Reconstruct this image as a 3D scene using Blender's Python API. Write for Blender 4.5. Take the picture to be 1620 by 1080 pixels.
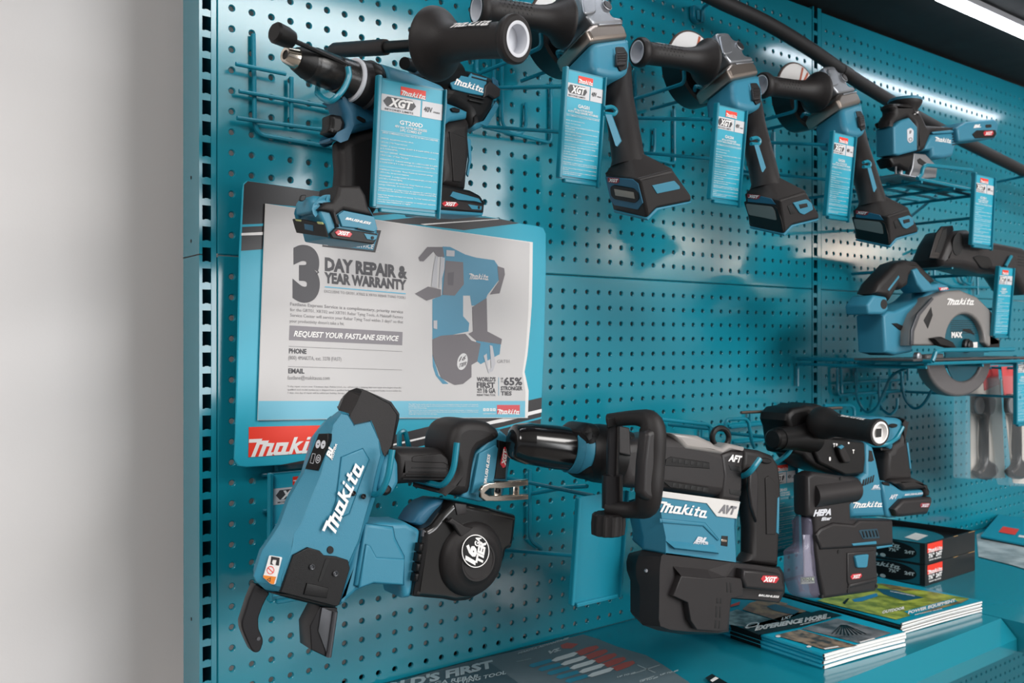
import bpy, bmesh, math, random
from mathutils import Vector as V, Matrix
from mathutils.geometry import tessellate_polygon
S = bpy.context.scene
for o in list(bpy.data.objects): bpy.data.objects.remove(o)
random.seed(4)
PI = math.pi
# ---------------------------------------------------------------- camera
YAW, PITCH, F = 0.64562, -0.00163, 1425.0
CAM = V((-0.3919, -1.0931, 1.4983))
cd = bpy.data.cameras.new('camera'); co = bpy.data.objects.new('camera', cd); S.collection.objects.link(co)
cd.sensor_width = 36.0; cd.lens = F*36.0/1620.0; cd.clip_start = .02
co.location = CAM; co.rotation_euler = (PI/2+PITCH, 0, -YAW)
cd.dof.use_dof = True; cd.dof.focus_distance = 1.08; cd.dof.aperture_fstop = 9.0
S.camera = co
# ---------------------------------------------------------------- world, exposure
S.view_settings.view_transform = 'Standard'; S.view_settings.look = 'None'
S.view_settings.gamma = 1; S.view_settings.use_curve_mapping = False
S.view_settings.exposure = 0.15
w = bpy.data.worlds.new('world'); S.world = w; w.use_nodes = True
w.node_tree.nodes['Background'].inputs[0].default_value = (.87, .89, .93, 1)
w.node_tree.nodes['Background'].inputs[1].default_value = .33
# ---------------------------------------------------------------- large lights (ceiling lamps of the shop, a broad fill from the front)
def area(name, loc, target, sx, sy, power, col=(1, 1, 1)):
    l = bpy.data.lights.new(name, 'AREA'); l.shape = 'RECTANGLE'; l.size = sx; l.size_y = sy; l.energy = power; l.color = col
    o = bpy.data.objects.new(name, l); S.collection.objects.link(o); o.location = loc
    o.rotation_euler = (V(target)-V(loc)).to_track_quat('-Z', 'Y').to_euler(); return o
area('ceiling_lamp_near', (1.3, -2.6, 2.98), (1.3, -2.6, 0), 1.3, 1.3, 70, (1, .97, .94))
area('ceiling_lamp_left', (-1.7, -1.7, 2.98), (-1.7, -1.7, 0), 1.2, 1.2, 55, (1, .97, .95))
area('daylight_front', (2.6, -5.2, 1.9), (.5, 0, 1.5), 3.0, 2.0, 135, (.98, .99, 1))  # unseen front fill, raised to brighten the cards and lower panel

# ---------------------------------------------------------------- projection helpers (true metric places from measured picture points)
fw = V((math.sin(YAW)*math.cos(PITCH), math.cos(YAW)*math.cos(PITCH), math.sin(PITCH)))
rt = V((math.cos(YAW), -math.sin(YAW), 0)); up = rt.cross(fw)
def ray(x, y): return fw + rt*((x-810)/F) + up*((540-y)/F)
def at(x, y, d=0.0):                       # on the plane d metres in front of the panel wall
    r = ray(x, y); return CAM + r*((-d-CAM.y)/r.y)
def atD(x, y, D): return CAM + ray(x, y)*D
def atz(x, y, Z): r = ray(x, y); return CAM + r*((Z-CAM.z)/r.z)
def atx(x, y, X): r = ray(x, y); return CAM + r*((X-CAM.x)/r.x)
class Plane:                                # a plane facing the shopper; yaw>0 turns its right end outwards, pitch>0 its lower end outwards
    def __init__(s, px, py, d, yaw=0.0, pitch=0.0):
        s.o = at(px, py, d); m = Matrix.Rotation(-yaw, 3, 'Z') @ Matrix.Rotation(-pitch, 3, 'X')
        s.u = m @ V((1, 0, 0)); s.v = m @ V((0, 0, 1)); s.n = m @ V((0, -1, 0))
    def hit(s, x, y, off=0.0):
        o = s.o + s.n*off; r = ray(x, y); return CAM + r*((o-CAM).dot(s.n)/r.dot(s.n))
    def uv(s, x, y, off=0.0): h = s.hit(x, y, off)-s.o; return V((h.dot(s.u), h.dot(s.v)))
    def p(s, u, v, off=0.0): return s.o + s.u*u + s.v*v + s.n*off
    def sh(s, off): q = Plane.__new__(Plane); q.o = s.o+s.n*off; q.u = s.u; q.v = s.v; q.n = s.n; return q
def plane3(P, a, b, c):                    # plane through three picture points with offsets from P (left, right, upper)
    q = Plane.__new__(Plane); A, B, C_ = P.hit(*a), P.hit(*b), P.hit(*c)
    q.o = A; q.n = (B-A).cross(C_-A).normalized(); q.n = q.n if q.n.y < 0 else -q.n
    q.u = V((0, 0, 1)).cross(q.n)*-1; q.u = (q.u if q.u.x > 0 else -q.u).normalized(); q.v = q.n.cross(q.u); q.v = q.v if q.v.z > 0 else -q.v; return q
def planeV(A, B, C_):
    q = Plane.__new__(Plane); q.o = V(A); q.n = (V(B)-A).cross(V(C_)-A).normalized()
    if q.n.dot(CAM-q.o) < 0: q.n = -q.n
    q.u = V((0, 0, 1)).cross(q.n).normalized(); q.v = q.n.cross(q.u); return q
def wallplane(d): return Plane(810, 540, d)
def crop(x0, y0, k, pts): return [(x0+x/k, y0+y/k) for x, y in pts]
# ---------------------------------------------------------------- materials
def lin(h):
    c = [int(h[i:i+2], 16)/255 for i in (0, 2, 4)]
    return tuple((x/12.92 if x <= .04045 else ((x+.055)/1.055)**2.4) for x in c) + (1,)
MATS = {}
def mat(name, hexc, rough=.5, metal=0.0, bump=0.0, bscale=900, coat=0.0, spec=.5, emit=0, trans=0, alpha=1, var=0.0):
    if name in MATS: return MATS[name]
    m = bpy.data.materials.new(name); m.use_nodes = True; n = m.node_tree.nodes; b = n['Principled BSDF']; L = m.node_tree.links
    c = lin(hexc); b.inputs['Base Color'].default_value = c; b.inputs['Roughness'].default_value = rough
    b.inputs['Metallic'].default_value = metal; b.inputs['Specular IOR Level'].default_value = spec
    b.inputs['Coat Weight'].default_value = coat; b.inputs['Coat Roughness'].default_value = .12
    b.inputs['Transmission Weight'].default_value = trans; b.inputs['Alpha'].default_value = alpha
    if emit: b.inputs['Emission Color'].default_value = c; b.inputs['Emission Strength'].default_value = emit
    tc = n.new('ShaderNodeTexCoord')
    if bump:
        t = n.new('ShaderNodeTexNoise'); t.inputs['Scale'].default_value = bscale; t.inputs['Detail'].default_value = 2
        L.new(tc.outputs['Object'], t.inputs['Vector'])
        bp = n.new('ShaderNodeBump'); bp.inputs['Strength'].default_value = bump; bp.inputs['Distance'].default_value = .0006
        L.new(t.outputs['Fac'], bp.inputs['Height']); L.new(bp.outputs['Normal'], b.inputs['Normal'])
    t2 = n.new('ShaderNodeTexNoise'); t2.inputs['Scale'].default_value = 14; t2.inputs['Detail'].default_value = 4
    L.new(tc.outputs['Object'], t2.inputs['Vector'])
    mr = n.new('ShaderNodeMapRange'); mr.inputs['To Min'].default_value = max(.02, rough*(.9)); mr.inputs['To Max'].default_value = rough*1.1
    L.new(t2.outputs['Fac'], mr.inputs['Value']); L.new(mr.outputs['Result'], b.inputs['Roughness'])
    if var:
        mx = n.new('ShaderNodeMix'); mx.data_type = 'RGBA'; mx.inputs['A'].default_value = c
        mx.inputs['B'].default_value = tuple(x*(1-var) for x in c[:3])+(1,)
        L.new(t2.outputs['Fac'], mx.inputs['Factor']); L.new(mx.outputs['Result'], b.inputs['Base Color'])
    MATS[name] = m; return m
PANEL = mat('teal_powder_coat', '148093', .15, bump=.03, bscale=220, coat=.4)
WIRE = mat('teal_wire_paint', '127c92', .3)
TOOL = mat('tool_teal_plastic', '327f99', .45, bump=.25, bscale=1500)
TOOLD = mat('tool_dark_teal', '1f5f7c', .5, bump=.25, bscale=1500)
BLACK = mat('black_plastic', '0e0d0e', .42, bump=.3, bscale=1500, spec=.32)
RUB = mat('black_rubber', '211e1e', .5, bump=.35, bscale=1400, spec=.32)
GREY = mat('dark_grey_plastic', '262324', .42, bump=.3, bscale=1500, spec=.38)
DARK = mat('recess_black', '060607', .6)
STEEL = mat('cast_aluminium', '9a9da2', .38, metal=.85, bump=.3, bscale=700)
GUN = mat('gunmetal', '55565a', .4, metal=.6, bump=.2)
CHROME = mat('nickel_plate', 'd8cdc0', .18, metal=1)
BLKMET = mat('black_oxide_steel', '2b2a2c', .3, metal=.6)
WHITE = mat('white_print', 'efecea', .5)
WPLA = mat('white_plastic', 'd4d6dc', .4)
INK = mat('black_print', '2a282a', .5)
INKG = mat('grey_print', '77767a', .5)
RED = mat('red_print', 'ee3821', .45)
REDB = mat('red_badge', 'c8323c', .35)
CARD = mat('teal_card_print', '22a3bd', .4)
CARDL = mat('light_teal_print', '6fb9d0', .4)
PAPER = mat('silver_grey_print', 'c9c6c5', .5)
PWHITE = mat('white_paper', 'e6e3e0', .55)
ORANGE = mat('orange_print', 'e8882e', .5)
# ---------------------------------------------------------------- mesh building
class M:
    def __init__(s): s.v = []; s.f = []
    def add(s, vs, fs):
        k = len(s.v); s.v += [V(p) for p in vs]; s.f += [tuple(i+k for i in f) for f in fs]; return s
    def loft(s, rings, cap0=True, cap1=True, closed=True):
        n = len(rings[0]); k = len(s.v)
        for r in rings: s.v += [V(p) for p in r]
        for i in range(len(rings)-1):
            for j in range(n if closed else n-1):
                a, b = k+i*n+j, k+i*n+(j+1) % n; s.f.append((a, b, b+n, a+n))
        if cap0: s.cap(rings[0], True, k)
        if cap1: s.cap(rings[-1], False, k+(len(rings)-1)*n)
        return s
    def cap(s, ring, flip, k):
        if len(ring) <= 4: s.f.append(tuple(range(k, k+len(ring)))[::-1 if flip else 1]); return
        for t in tessellate_polygon([[V(p) for p in ring]]):
            s.f.append(tuple(k+i for i in t)[::1 if flip else -1])
    def poly(s, loops):                     # flat polygon with holes
        fl = [V(p) for l in loops for p in l]
        return s.add(fl, [tuple(t) for t in tessellate_polygon([[V(p) for p in l] for l in loops])])
    def box(s, a, b, r=0.0):
        (x0, y0, z0), (x1, y1, z1) = a, b
        if not r: return s.loft([[(x0, y0, z), (x1, y0, z), (x1, y1, z), (x0, y1, z)] for z in (z0, z1)])
        rings = []
        for z, i in ((z0, r), (z0+r, 0), (z1-r, 0), (z1, r)):
            rings.append([(x0+r, y0+i, z), (x1-r, y0+i, z), (x1-i, y0+r, z), (x1-i, y1-r, z), (x1-r, y1-i, z), (x0+r, y1-i, z), (x0+i, y1-r, z), (x0+i, y0+r, z)])
        return s.loft(rings)
    def lathe(s, A, B, prof, seg=32, cap=True, sx=1.0, ref=None):   # prof: (t along A->B 0..1, radius)
        A, B = V(A), V(B); ax = (B-A).normalized(); e1 = V(ref) if ref else (V((0, 0, 1)) if abs(ax.z) < .9 else V((1, 0, 0)))
        e1 = (e1-ax*e1.dot(ax)).normalized(); e2 = ax.cross(e1)
        return s.loft([[A+(B-A)*t+(e1*math.cos(2*PI*j/seg)+e2*math.sin(2*PI*j/seg)*sx)*max(r, 1e-5) for j in range(seg)] for t, r in prof], cap, cap)
    def tube(s, pts, rad, seg=12, cap=True, sx=1.0, ref=None):
        pts = [V(p) for p in pts]; n = len(pts); rad = rad if isinstance(rad, (list, tuple)) else [rad]*n
        tg = [((pts[min(i+1, n-1)]-pts[i]).normalized()+(pts[i]-pts[max(i-1, 0)]).normalized()).normalized() for i in range(n)]
        e = V(ref) if ref else (V((0, 0, 1)) if abs(tg[0].z) < .9 else V((1, 0, 0)))
        rings = []
        for i in range(n):
            e = (e-tg[i]*e.dot(tg[i])).normalized(); e2 = tg[i].cross(e)
            r1, r2 = rad[i] if isinstance(rad[i], (list, tuple)) else (rad[i], rad[i]*sx)
            rings.append([pts[i]+e*math.cos(2*PI*j/seg)*r1+e2*math.sin(2*PI*j/seg)*r2 for j in range(seg)])
        return s.loft(rings, cap, cap)
    def wire(s, pts, r=.0026, bend=.010, seg=8):
        return s.tube(fillet3(pts, bend), r, seg)
    def hull(s, pts):
        bm = bmesh.new(); [bm.verts.new(V(p)) for p in pts]; bmesh.ops.convex_hull(bm, input=bm.verts[:])
        for v in [v for v in bm.verts if not v.link_faces]: bm.verts.remove(v)
        bm.verts.index_update(); s.add([v.co.copy() for v in bm.verts], [tuple(v.index for v in f.verts) for f in bm.faces]); bm.free(); return s
    def turn(s, O, ang):                     # tip everything about the x axis through O
        R = Matrix.Rotation(ang, 3, 'X'); s.v = [V(O)+R @ (p-V(O)) for p in s.v]; return s
    # solid traced on a plane: outline points in picture coordinates, back to -t, front edge rounded by r, corners by rc (picture units)
    def slab(s, P, px, t, r=.002, rc=0, off=0.0, rb=None, steps=3, smooth=False):
        if smooth: px = catmull(px)
        elif rc: px = rounded(px, rc)
        uv = [P.uv(x, y, off) for x, y in px]; uv = ccw(uv)
        return s.slabuv(P, uv, t, r, off, rb, steps)
    def slabuv(s, P, uv, t, r=.002, off=0.0, rb=None, steps=3):
        rb = r if rb is None else rb; uv = ccw([V(q) for q in uv]); prof = []
        for i in range(steps+1):
            a = i/steps*PI/2; prof.append((-(r*(1-math.sin(a))), r*(1-math.cos(a))) if False else (-(r-r*math.cos(a)), r-r*math.sin(a)))
        if rb:
            for i in range(steps, -1, -1):
                a = i/steps*PI/2; prof.append((-t+(rb-rb*math.cos(a)), rb-rb*math.sin(a)))
        else: prof.append((-t, 0))
        rings = []
        for z, ins in prof:
            rings.append([P.p(q.x, q.y, off+z) for q in (inset(uv, ins) if ins > 1e-7 else uv)])
        return s.loft(rings[::-1])
    def shell(s, P, rings):                 # [(picture outline, offset)], same point count, back to front
        out = []
        for px, off in rings: out.append([P.hit(x, y, off) for x, y in px])
        if rings[0][0] == rings[1][0]:       # back ring: the widest outline drawn in a little, on the back plane
            uv = [P.uv(x, y, rings[1][1]) for x, y in rings[1][0]]; fl = area2(uv) < 0
            q = inset(uv[::-1] if fl else uv, .009); q = q[::-1] if fl else q
            out[0] = [P.p(a.x, a.y, rings[0][1]) for a in q]
        a = [P.uv(x, y, rings[0][1]) for x, y in rings[0][0]]
        if area2(a) < 0: out = [r[::-1] for r in out]
        return s.loft(out)
    def disc(s, P, x, y, rpx, prof, seg=28, off=0.0, sx=1.0):   # turned form on a plane; prof (height above plane in m, radius factor)
        c = P.hit(x, y, off); R = rpx*(c-CAM).dot(fw)/F
        return s.lathe(c, c+P.n, [(h, k*R) for h, k in prof], seg, True, sx, P.v)
    def flat(s, P, loops, off=0.0):         # flat print in picture coordinates
        return s.poly([[P.hit(x, y, off) for x, y in l] for l in loops])
    def build(s, name, m, parent=None, label=None, angle=35, smooth=True, bev=0, seg=2):
        me = bpy.data.meshes.new(name)
        o = bpy.data.objects.new(name, me); S.collection.objects.link(o)
        org = V((0, 0, 0)); q = parent
        while q: org = org+q.location; q = q.parent
        me.from_pydata([tuple(v-org) for v in s.v], [], s.f); me.update()
        me.materials.append(m)
        if smooth:
            me.polygons.foreach_set('use_smooth', [True]*len(me.polygons)); me.set_sharp_from_angle(angle=math.radians(angle))
        if bev:
            b = o.modifiers.new('edge', 'BEVEL'); b.width = bev; b.segments = seg; b.limit_method = 'ANGLE'; b.angle_limit = math.radians(28); b.harden_normals = True
        if parent: o.parent = parent
        if label: o['label'] = label
        return o
def area2(p): return sum(p[i][0]*p[(i+1) % len(p)][1]-p[(i+1) % len(p)][0]*p[i][1] for i in range(len(p)))
def ccw(p): return p if area2(p) > 0 else p[::-1]
def inset(uv, d):
    n = len(uv); out = []
    for i in range(n):
        a, b, c = uv[i-1], uv[i], uv[(i+1) % n]
        e1 = (b-a); e2 = (c-b)
        e1 = e1.normalized() if e1.length > 1e-9 else e2.normalized(); e2 = e2.normalized() if e2.length > 1e-9 else e1
        n1 = V((-e1.y, e1.x)); n2 = V((-e2.y, e2.x)); k = 1+n1.dot(n2)
        m = (n1+n2)/max(k, .35); out.append(b+m*d)
    return out
def rounded(pts, r, n=4):
    out = []; N = len(pts)
    for i in range(N):
        a, b, c = V(pts[i-1]), V(pts[i]), V(pts[(i+1) % N])
        l = min(r, (a-b).length*.45, (c-b).length*.45)
        p, q = b+(a-b).normalized()*l, b+(c-b).normalized()*l
        for k in range(n+1):
            t = k/n; out.append(tuple(p*(1-t)**2+b*2*t*(1-t)+q*t*t))
    return out
def catmull(pts, n=5, closed=True):
    out = []; N = len(pts)
    for i in range(N if closed else N-1):
        g = (lambda k: V(pts[k % N])) if closed else (lambda k: V(pts[max(0, min(N-1, k))]))
        p0, p1, p2, p3 = g(i-1), g(i), g(i+1), g(i+2)
        for k in range(n):
            t = k/n; out.append(tuple(.5*((2*p1)+(p2-p0)*t+(2*p0-5*p1+4*p2-p3)*t*t+(3*p1-p0-3*p2+p3)*t**3)))
    if not closed: out.append(tuple(pts[-1]))
    return out
def fillet3(pts, r, n=5):
    pts = [V(p) for p in pts]; out = [pts[0]]
    for i in range(1, len(pts)-1):
        a, b, c = pts[i-1], pts[i], pts[i+1]; l = min(r, (a-b).length*.49, (c-b).length*.49)
        p, q = b+(a-b).normalized()*l, b+(c-b).normalized()*l
        for k in range(n+1):
            t = k/n; out.append(p*(1-t)**2+b*2*t*(1-t)+q*t*t)
    return out+[pts[-1]]
def ellipse(cx, cy, rx, ry, rot=0, n=32):
    c, s_ = math.cos(rot), math.sin(rot)
    return [(cx+rx*math.cos(2*PI*i/n)*c-ry*math.sin(2*PI*i/n)*s_, cy+rx*math.cos(2*PI*i/n)*s_+ry*math.sin(2*PI*i/n)*c) for i in range(n)]
def thing(name, label, cat, loc, group=None):
    o = bpy.data.objects.new(name, None); S.collection.objects.link(o); o.empty_display_size = .03
    o.location = loc; o['label'] = label; o['category'] = cat
    if group: o['group'] = group
    bpy.context.view_layer.update(); return o
def tag(o, label, cat, group=None):
    o['label'] = label; o['category'] = cat
    if group: o['group'] = group
    return o
def struct(o): o['kind'] = 'structure'; return o
def copy_tree(src, loc, label, group=None):
    r = src.copy(); S.collection.objects.link(r); r.location = loc; r['label'] = label
    if group: r['group'] = group
    for ch in src.children:
        c = ch.copy(); S.collection.objects.link(c); c.parent = r
        for g in ch.children:
            d = g.copy(); S.collection.objects.link(d); d.parent = c
    return r
# ---------------------------------------------------------------- lettering
_tc = {}
def glyphs(txt, bold=0.0, shear=0.0):
    key = (txt, bold, shear)
    if key not in _tc:
        cu = bpy.data.curves.new('lettering', 'FONT'); cu.body = txt; cu.offset = bold; cu.shear = shear; cu.resolution_u = 9 if txt == '3' else 2
        o = bpy.data.objects.new('lettering', cu); S.collection.objects.link(o)
        me = bpy.data.meshes.new_from_object(o.evaluated_get(bpy.context.evaluated_depsgraph_get()))
        vs = [(v.co.x, v.co.y) for v in me.vertices]; fs = [tuple(p.vertices) for p in me.polygons]
        bpy.data.objects.remove(o); bpy.data.curves.remove(cu); bpy.data.meshes.remove(me)
        x0 = min(v[0] for v in vs); x1 = max(v[0] for v in vs); y0 = min(v[1] for v in vs); y1 = max(v[1] for v in vs)
        _tc[key] = (vs, fs, x0, x1, y0, y1)
    return _tc[key]
CAPH = glyphs('H')[5]
def place(m, vs, fs, o, ux, vy): k = [o+ux*x+vy*y for x, y in vs]; m.add(k, fs)
def text3(m, txt, A, B, H, bold=0.0, shear=0.0, base=None):   # A,B 3D ends of the baseline, H full 3D height vector of a capital
    vs, fs, x0, x1, y0, y1 = glyphs(txt, bold, shear)
    place(m, [((x-x0)/(x1-x0), y/CAPH) for x, y in vs], fs, A, B-A, H)
def text(m, P, txt, a, b, h, off=.0004, bold=0.0, shear=0.0):  # picture: baseline a->b, capital height h (picture units, upright unless vector)
    A, B = P.hit(*a, off), P.hit(*b, off)
    hx, hy = h if isinstance(h, tuple) else (0, -h)
    Hv = P.hit(a[0]+hx, a[1]+hy, off)-A
    text3(m, txt, A, B, Hv, bold, shear)
LOGO = [[[(160,408),(392,402),(378,438),(508,438),(492,480),(608,487),(550,655),(600,655),(570,715),(465,720),(527,545),(470,545),(405,725),(330,727),(405,508),(350,508),(272,728),(205,730),(297,470),(160,472)]],
 [[(650,480),(868,476),(812,650),(880,650),(855,705),(620,712),(590,690),(600,640)],[(705,545),(770,542),(730,650),(668,652)]],
 [[(965,385),(1030,383),(985,510),(1060,465),(1140,463),(1020,560),(1060,640),(1120,640),(1100,690),(1010,695),(965,590),(930,700),(862,702)]],
 [[(1212,385),(1275,383),(1255,435),(1192,438)]],
 [[(1180,468),(1248,466),(1190,640),(1255,635),(1235,690),(1110,695),(1105,670)]],
 [[(1395,398),(1462,398),(1440,463),(1505,463),(1485,515),(1420,515),(1378,640),(1440,640),(1420,692),(1300,695),(1295,660),(1350,515),(1300,515),(1320,463),(1372,463)]],
 [[(1520,480),(1712,476),(1658,650),(1745,650),(1725,705),(1490,712),(1460,690),(1465,640)],[(1572,545),(1640,542),(1598,650),(1535,652)]]]
def logo3(m, A, U, W):                       # A lower-left, U full width vector, W height vector (k height)
    for loops in LOGO:
        L = [[A+U*((x-160)/1585)+W*((728-25*(x-205)/1000-y)/330) for x, y in l] for l in loops]
        m.poly(L)
def logo(m, P, a, b, h, off=.0004):
    A, B = P.hit(*a, off), P.hit(*b, off); hx, hy = h if isinstance(h, tuple) else (0, -h)
    logo3(m, A, B-A, P.hit(a[0]+hx, a[1]+hy, off)-A)
# ================================================================ the setting
ZJ, ZB = 1.6016, 1.0255
XL0, XL1, XR0, XR1 = -.0185, 1.1935, 1.2245, 2.430
struct(M().box((-6, .150, 0), (9, .20, 3.06)).build('wall_back', mat('grey_wall_paint', 'd6d3d2', .6, bump=.1, bscale=300)))
struct(M().box((-6, -12, -.05), (17, .165, 0)).build('floor', mat('grey_floor', '77736f', .35)))
struct(M().box((-6, -12, 3.06), (17, .165, 3.11)).build('ceiling', mat('ceiling_white', 'cfcdc9', .7)))
LAMP = mat('lamp_diffuser', 'ffeedd', .5, emit=30)
for i, (x, y) in enumerate([(10.47, -9.45), (14.6, -10.5), (13.9, -8.0)]):
    tag(M().box((x-.6, y-.6, 3.03), (x+.6, y+.6, 3.0599)).build('ceiling_light', LAMP), 'square ceiling lamp panel far out in the shop', 'lamp', 'ceiling lamps')
# perforated panels: every hole a real pressed hole
def perforated(x0, x1, z0, z1, hx0, nx, hz0, nz, lip=True):
    m = M(); P = .0254; R0, R1, T = .0046, .0034, .0022; SEG = 12
    xs0, xs1 = hx0-P/2, hx0+(nx-.5)*P; zs0, zs1 = hz0-P/2, hz0+(nz-.5)*P
    sq = []
    for k in range(SEG):
        a = 2*PI*k/SEG; c, s_ = math.cos(a), math.sin(a); q = max(abs(c), abs(s_)); sq.append((c/q, s_/q))
    ring = [(math.cos(2*PI*k/SEG), math.sin(2*PI*k/SEG)) for k in range(SEG)]
    # 45 degree points so the square keeps its corners
    pts = []
    for k in range(SEG):
        pts.append(sq[k])
    for i in range(nx):
        for j in range(nz):
            cx, cz = hx0+i*P, hz0+j*P; k = len(m.v); h = P/2
            for (a, b), (c, s_) in zip(sq, ring): m.v.append(V((cx+a*h, 0, cz+b*h)))
            for r, y in ((R0, 0), (R0*.9, .0004), (R1, .0016), (R1, .0042)):
                for c, s_ in ring: m.v.append(V((cx+c*r, y, cz+s_*r)))
            for q in range(4):
                for e in range(SEG):
                    a, b = k+q*SEG+e, k+q*SEG+(e+1) % SEG; m.f.append((a, b, b+SEG, a+SEG))
            n = len(m.v)                     # square corners
            m.v += [V((cx+a*h, 0, cz+b*h)) for a, b in ((1, 1), (-1, 1), (-1, -1), (1, -1))]
            for c in range(4):
                m.f.append((k+1+3*c, n+c, k+(2+3*c) % SEG))
    for a, b in (((x0, zs0), (xs0, zs1)), ((xs1, zs0), (x1, zs1)), ((x0, z0), (x1, zs0)), ((x0, zs1), (x1, z1))):
        m.add([(a[0], 0, a[1]), (b[0], 0, a[1]), (b[0], 0, b[1]), (a[0], 0, b[1])], [(0, 1, 2, 3)])
    # folded edges
    c = .0016; d = .012
    for a, b, o in (((x0, z0), (x1, z0), (0, -c)), ((x1, z0), (x1, z1), (c, 0)), ((x1, z1), (x0, z1), (0, c)), ((x0, z1), (x0, z0), (-c, 0))):
        m.loft([[(a[0], 0, a[1]), (b[0], 0, b[1])], [(a[0]+o[0], c, a[1]+o[1]), (b[0]+o[0], c, b[1]+o[1])], [(a[0]+o[0], d, a[1]+o[1]), (b[0]+o[0], d, b[1]+o[1])]], False, False, False)
    return m
def panel(x0, x1, hx0, z0, z1, k0, k1, label):
    hz0 = 1.5+(16-k1)*.0254
    o = perforated(x0+.0016, x1-.0016, z0+.0016, z1-.0016, hx0, 47, hz0, k1-k0+1).build('perforated_panel', PANEL, angle=30)
    return tag(o, label, 'panel', 'perforated back panels')
panel(XL0, XL1, 0, ZJ+.0006, 2.17, -9, 11, 'upper teal pegboard panel behind the drill and first two angle grinders')
panel(XL0, XL1, 0, 1.0262, ZJ-.0006, 13, 34, 'lower teal pegboard panel behind the poster and the rebar tying tool')
panel(XR0, XR1, 1.243, ZJ+.0006, 2.17, -9, 11, 'upper teal pegboard panel behind the jigsaw, under the dark canopy')
panel(XR0, XR1, 1.243, 1.0262, ZJ-.0006, 13, 34, 'lower teal pegboard panel behind the circular saw')
panel(XR0, XR1, 1.243, .50, .974, 38, 54, 'dark pegboard panel under the shelf of the second bay')
tag(M().box((-.018, -.36, .10), (1.19, -.02, .62)).build('base_cabinet', mat('base_black', '0d0e10', .6)), 'dark base cabinet under the shelf', 'cabinet')  # black box added so the space under the shelf reads dark
# slotted uprights
def upright(x0, x1, s0, s1, zc, depth, label):
    m = M(); y0 = -.0005; sp = .0254; h = .0085
    def wall(a, b, za, zb): m.box((a, y0, za), (b, y0+.0022, zb))
    wall(x0, s0, .2, 2.175); wall(s1, x1, .2, 2.175)
    z = 1.5+(16-.5)*.0254-45*sp
    while z < 2.17:
        m.box((s0, y0+.0006, z-.0040), (s1, y0+.0026, z+.0040)); m.box((s0+.003, y0+.0006, z+.0040), (s1-.003, y0+.0026, z+.0048)); z += sp
    m.box((x0, y0+.0022, .2), (x0+.0015, depth, 2.175)); m.box((x1-.0015, y0+.0022, .2), (x1, depth, 2.175))
    o = m.build('slotted_upright', PANEL, smooth=False)
    M().box((x0+.0015, depth-.004, .2), (x1-.0015, depth, 2.175)).build('channel_back', DARK, o)
    M().box((x0-.0004, y0-.0002, ZJ-.0008), (s0, depth, ZJ+.0004)).build('joint_gap', DARK, o)
    for zz in (1.698, 1.155, 1.62): M().lathe((x0-.0003, .030, zz), (x0+.001, .030, zz), [(0, .0022), (1, .0022)], 12).build('pin_hole', DARK, o)
    return tag(o, label, 'upright')
upright(-.0402, -.0195, -.0364, -.0257, 0, .0613, 'slotted teal steel upright at the left end of the display beside the grey wall')
upright(1.1945, 1.2235, 1.1984, 1.2113, 0, .0613, 'slotted teal steel upright between the two pegboard bays')
# canopy over the bays with its light strips
cn = thing('canopy', 'dark canopy overhanging the pegboard at the top right', 'canopy', (.59, -.25, 2.176))
CAN = mat('canopy_black', '08090a', .75)
M().box((-.03, -.52, 2.1775), (2.44, .05, 2.20)).build('underside_board', CAN, cn)
M().box((-.03, -.535, 2.155), (2.44, -.515, 2.32)).build('front_lip', mat('canopy_brown', '060403', .9, spec=.1), cn)
LED = mat('led_diffuser', 'f4f8ff', .4, emit=11)
for x0, x1, l in ((.02, .80, 'LED light strip under the canopy over the angle grinders'), (1.315, 2.40, 'bright white LED light strip under the dark canopy at the top right')):  # first strip is assumed and unseen, cut short to keep its streak off the panel
    t = thing('light_strip', l, 'lamp', ((x0+x1)/2, -.2, 2.17))
    M().box((x0, -.216, 2.1655), (x1, -.184, 2.1774)).build('housing', WPLA, t)
    M().box((x0+.004, -.214, 2.157), (x1-.004, -.186, 2.1657), .004).build('diffuser', LED, t)
# shelves
def shelf(x0, x1, z, yf, drop, yfd, label, name='shelf'):
    m = M(); t = .0012; prof = [(.003, z), (yf, z), (yfd, z-drop), (yfd, z-drop-.022), (yfd+.012, z-drop-.022)]
    m.loft([[(x0, y, zz) for y, zz in prof], [(x1, y, zz) for y, zz in prof]], False, False, False)
    pr2 = [(y+(.0012 if i > 0 else 0), zz-.0012) for i, (y, zz) in enumerate(prof)]
    m.loft([[(x1, y, zz) for y, zz in pr2], [(x0, y, zz) for y, zz in pr2]], False, False, False)
    e = [(.003, z), (yf, z), (yfd, z-drop), (yfd, z-drop-.022), (.003, z-.05)]
    for x, fl in ((x0, 1), (x1, -1)): m.add([(x, y, zz) for y, zz in e], [tuple(range(5))[::fl]])
    return tag(m.build(name, PANEL, angle=20), label, 'shelf')
shelf(-.018, 1.1925, ZB, -.371, .028, -.397, 'glossy teal metal shelf carrying the catalog stacks')
shelf(1.1955, 2.43, ZB, -.47, .028, -.496, 'teal metal shelf of the second bay carrying the blade boxes')
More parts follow.
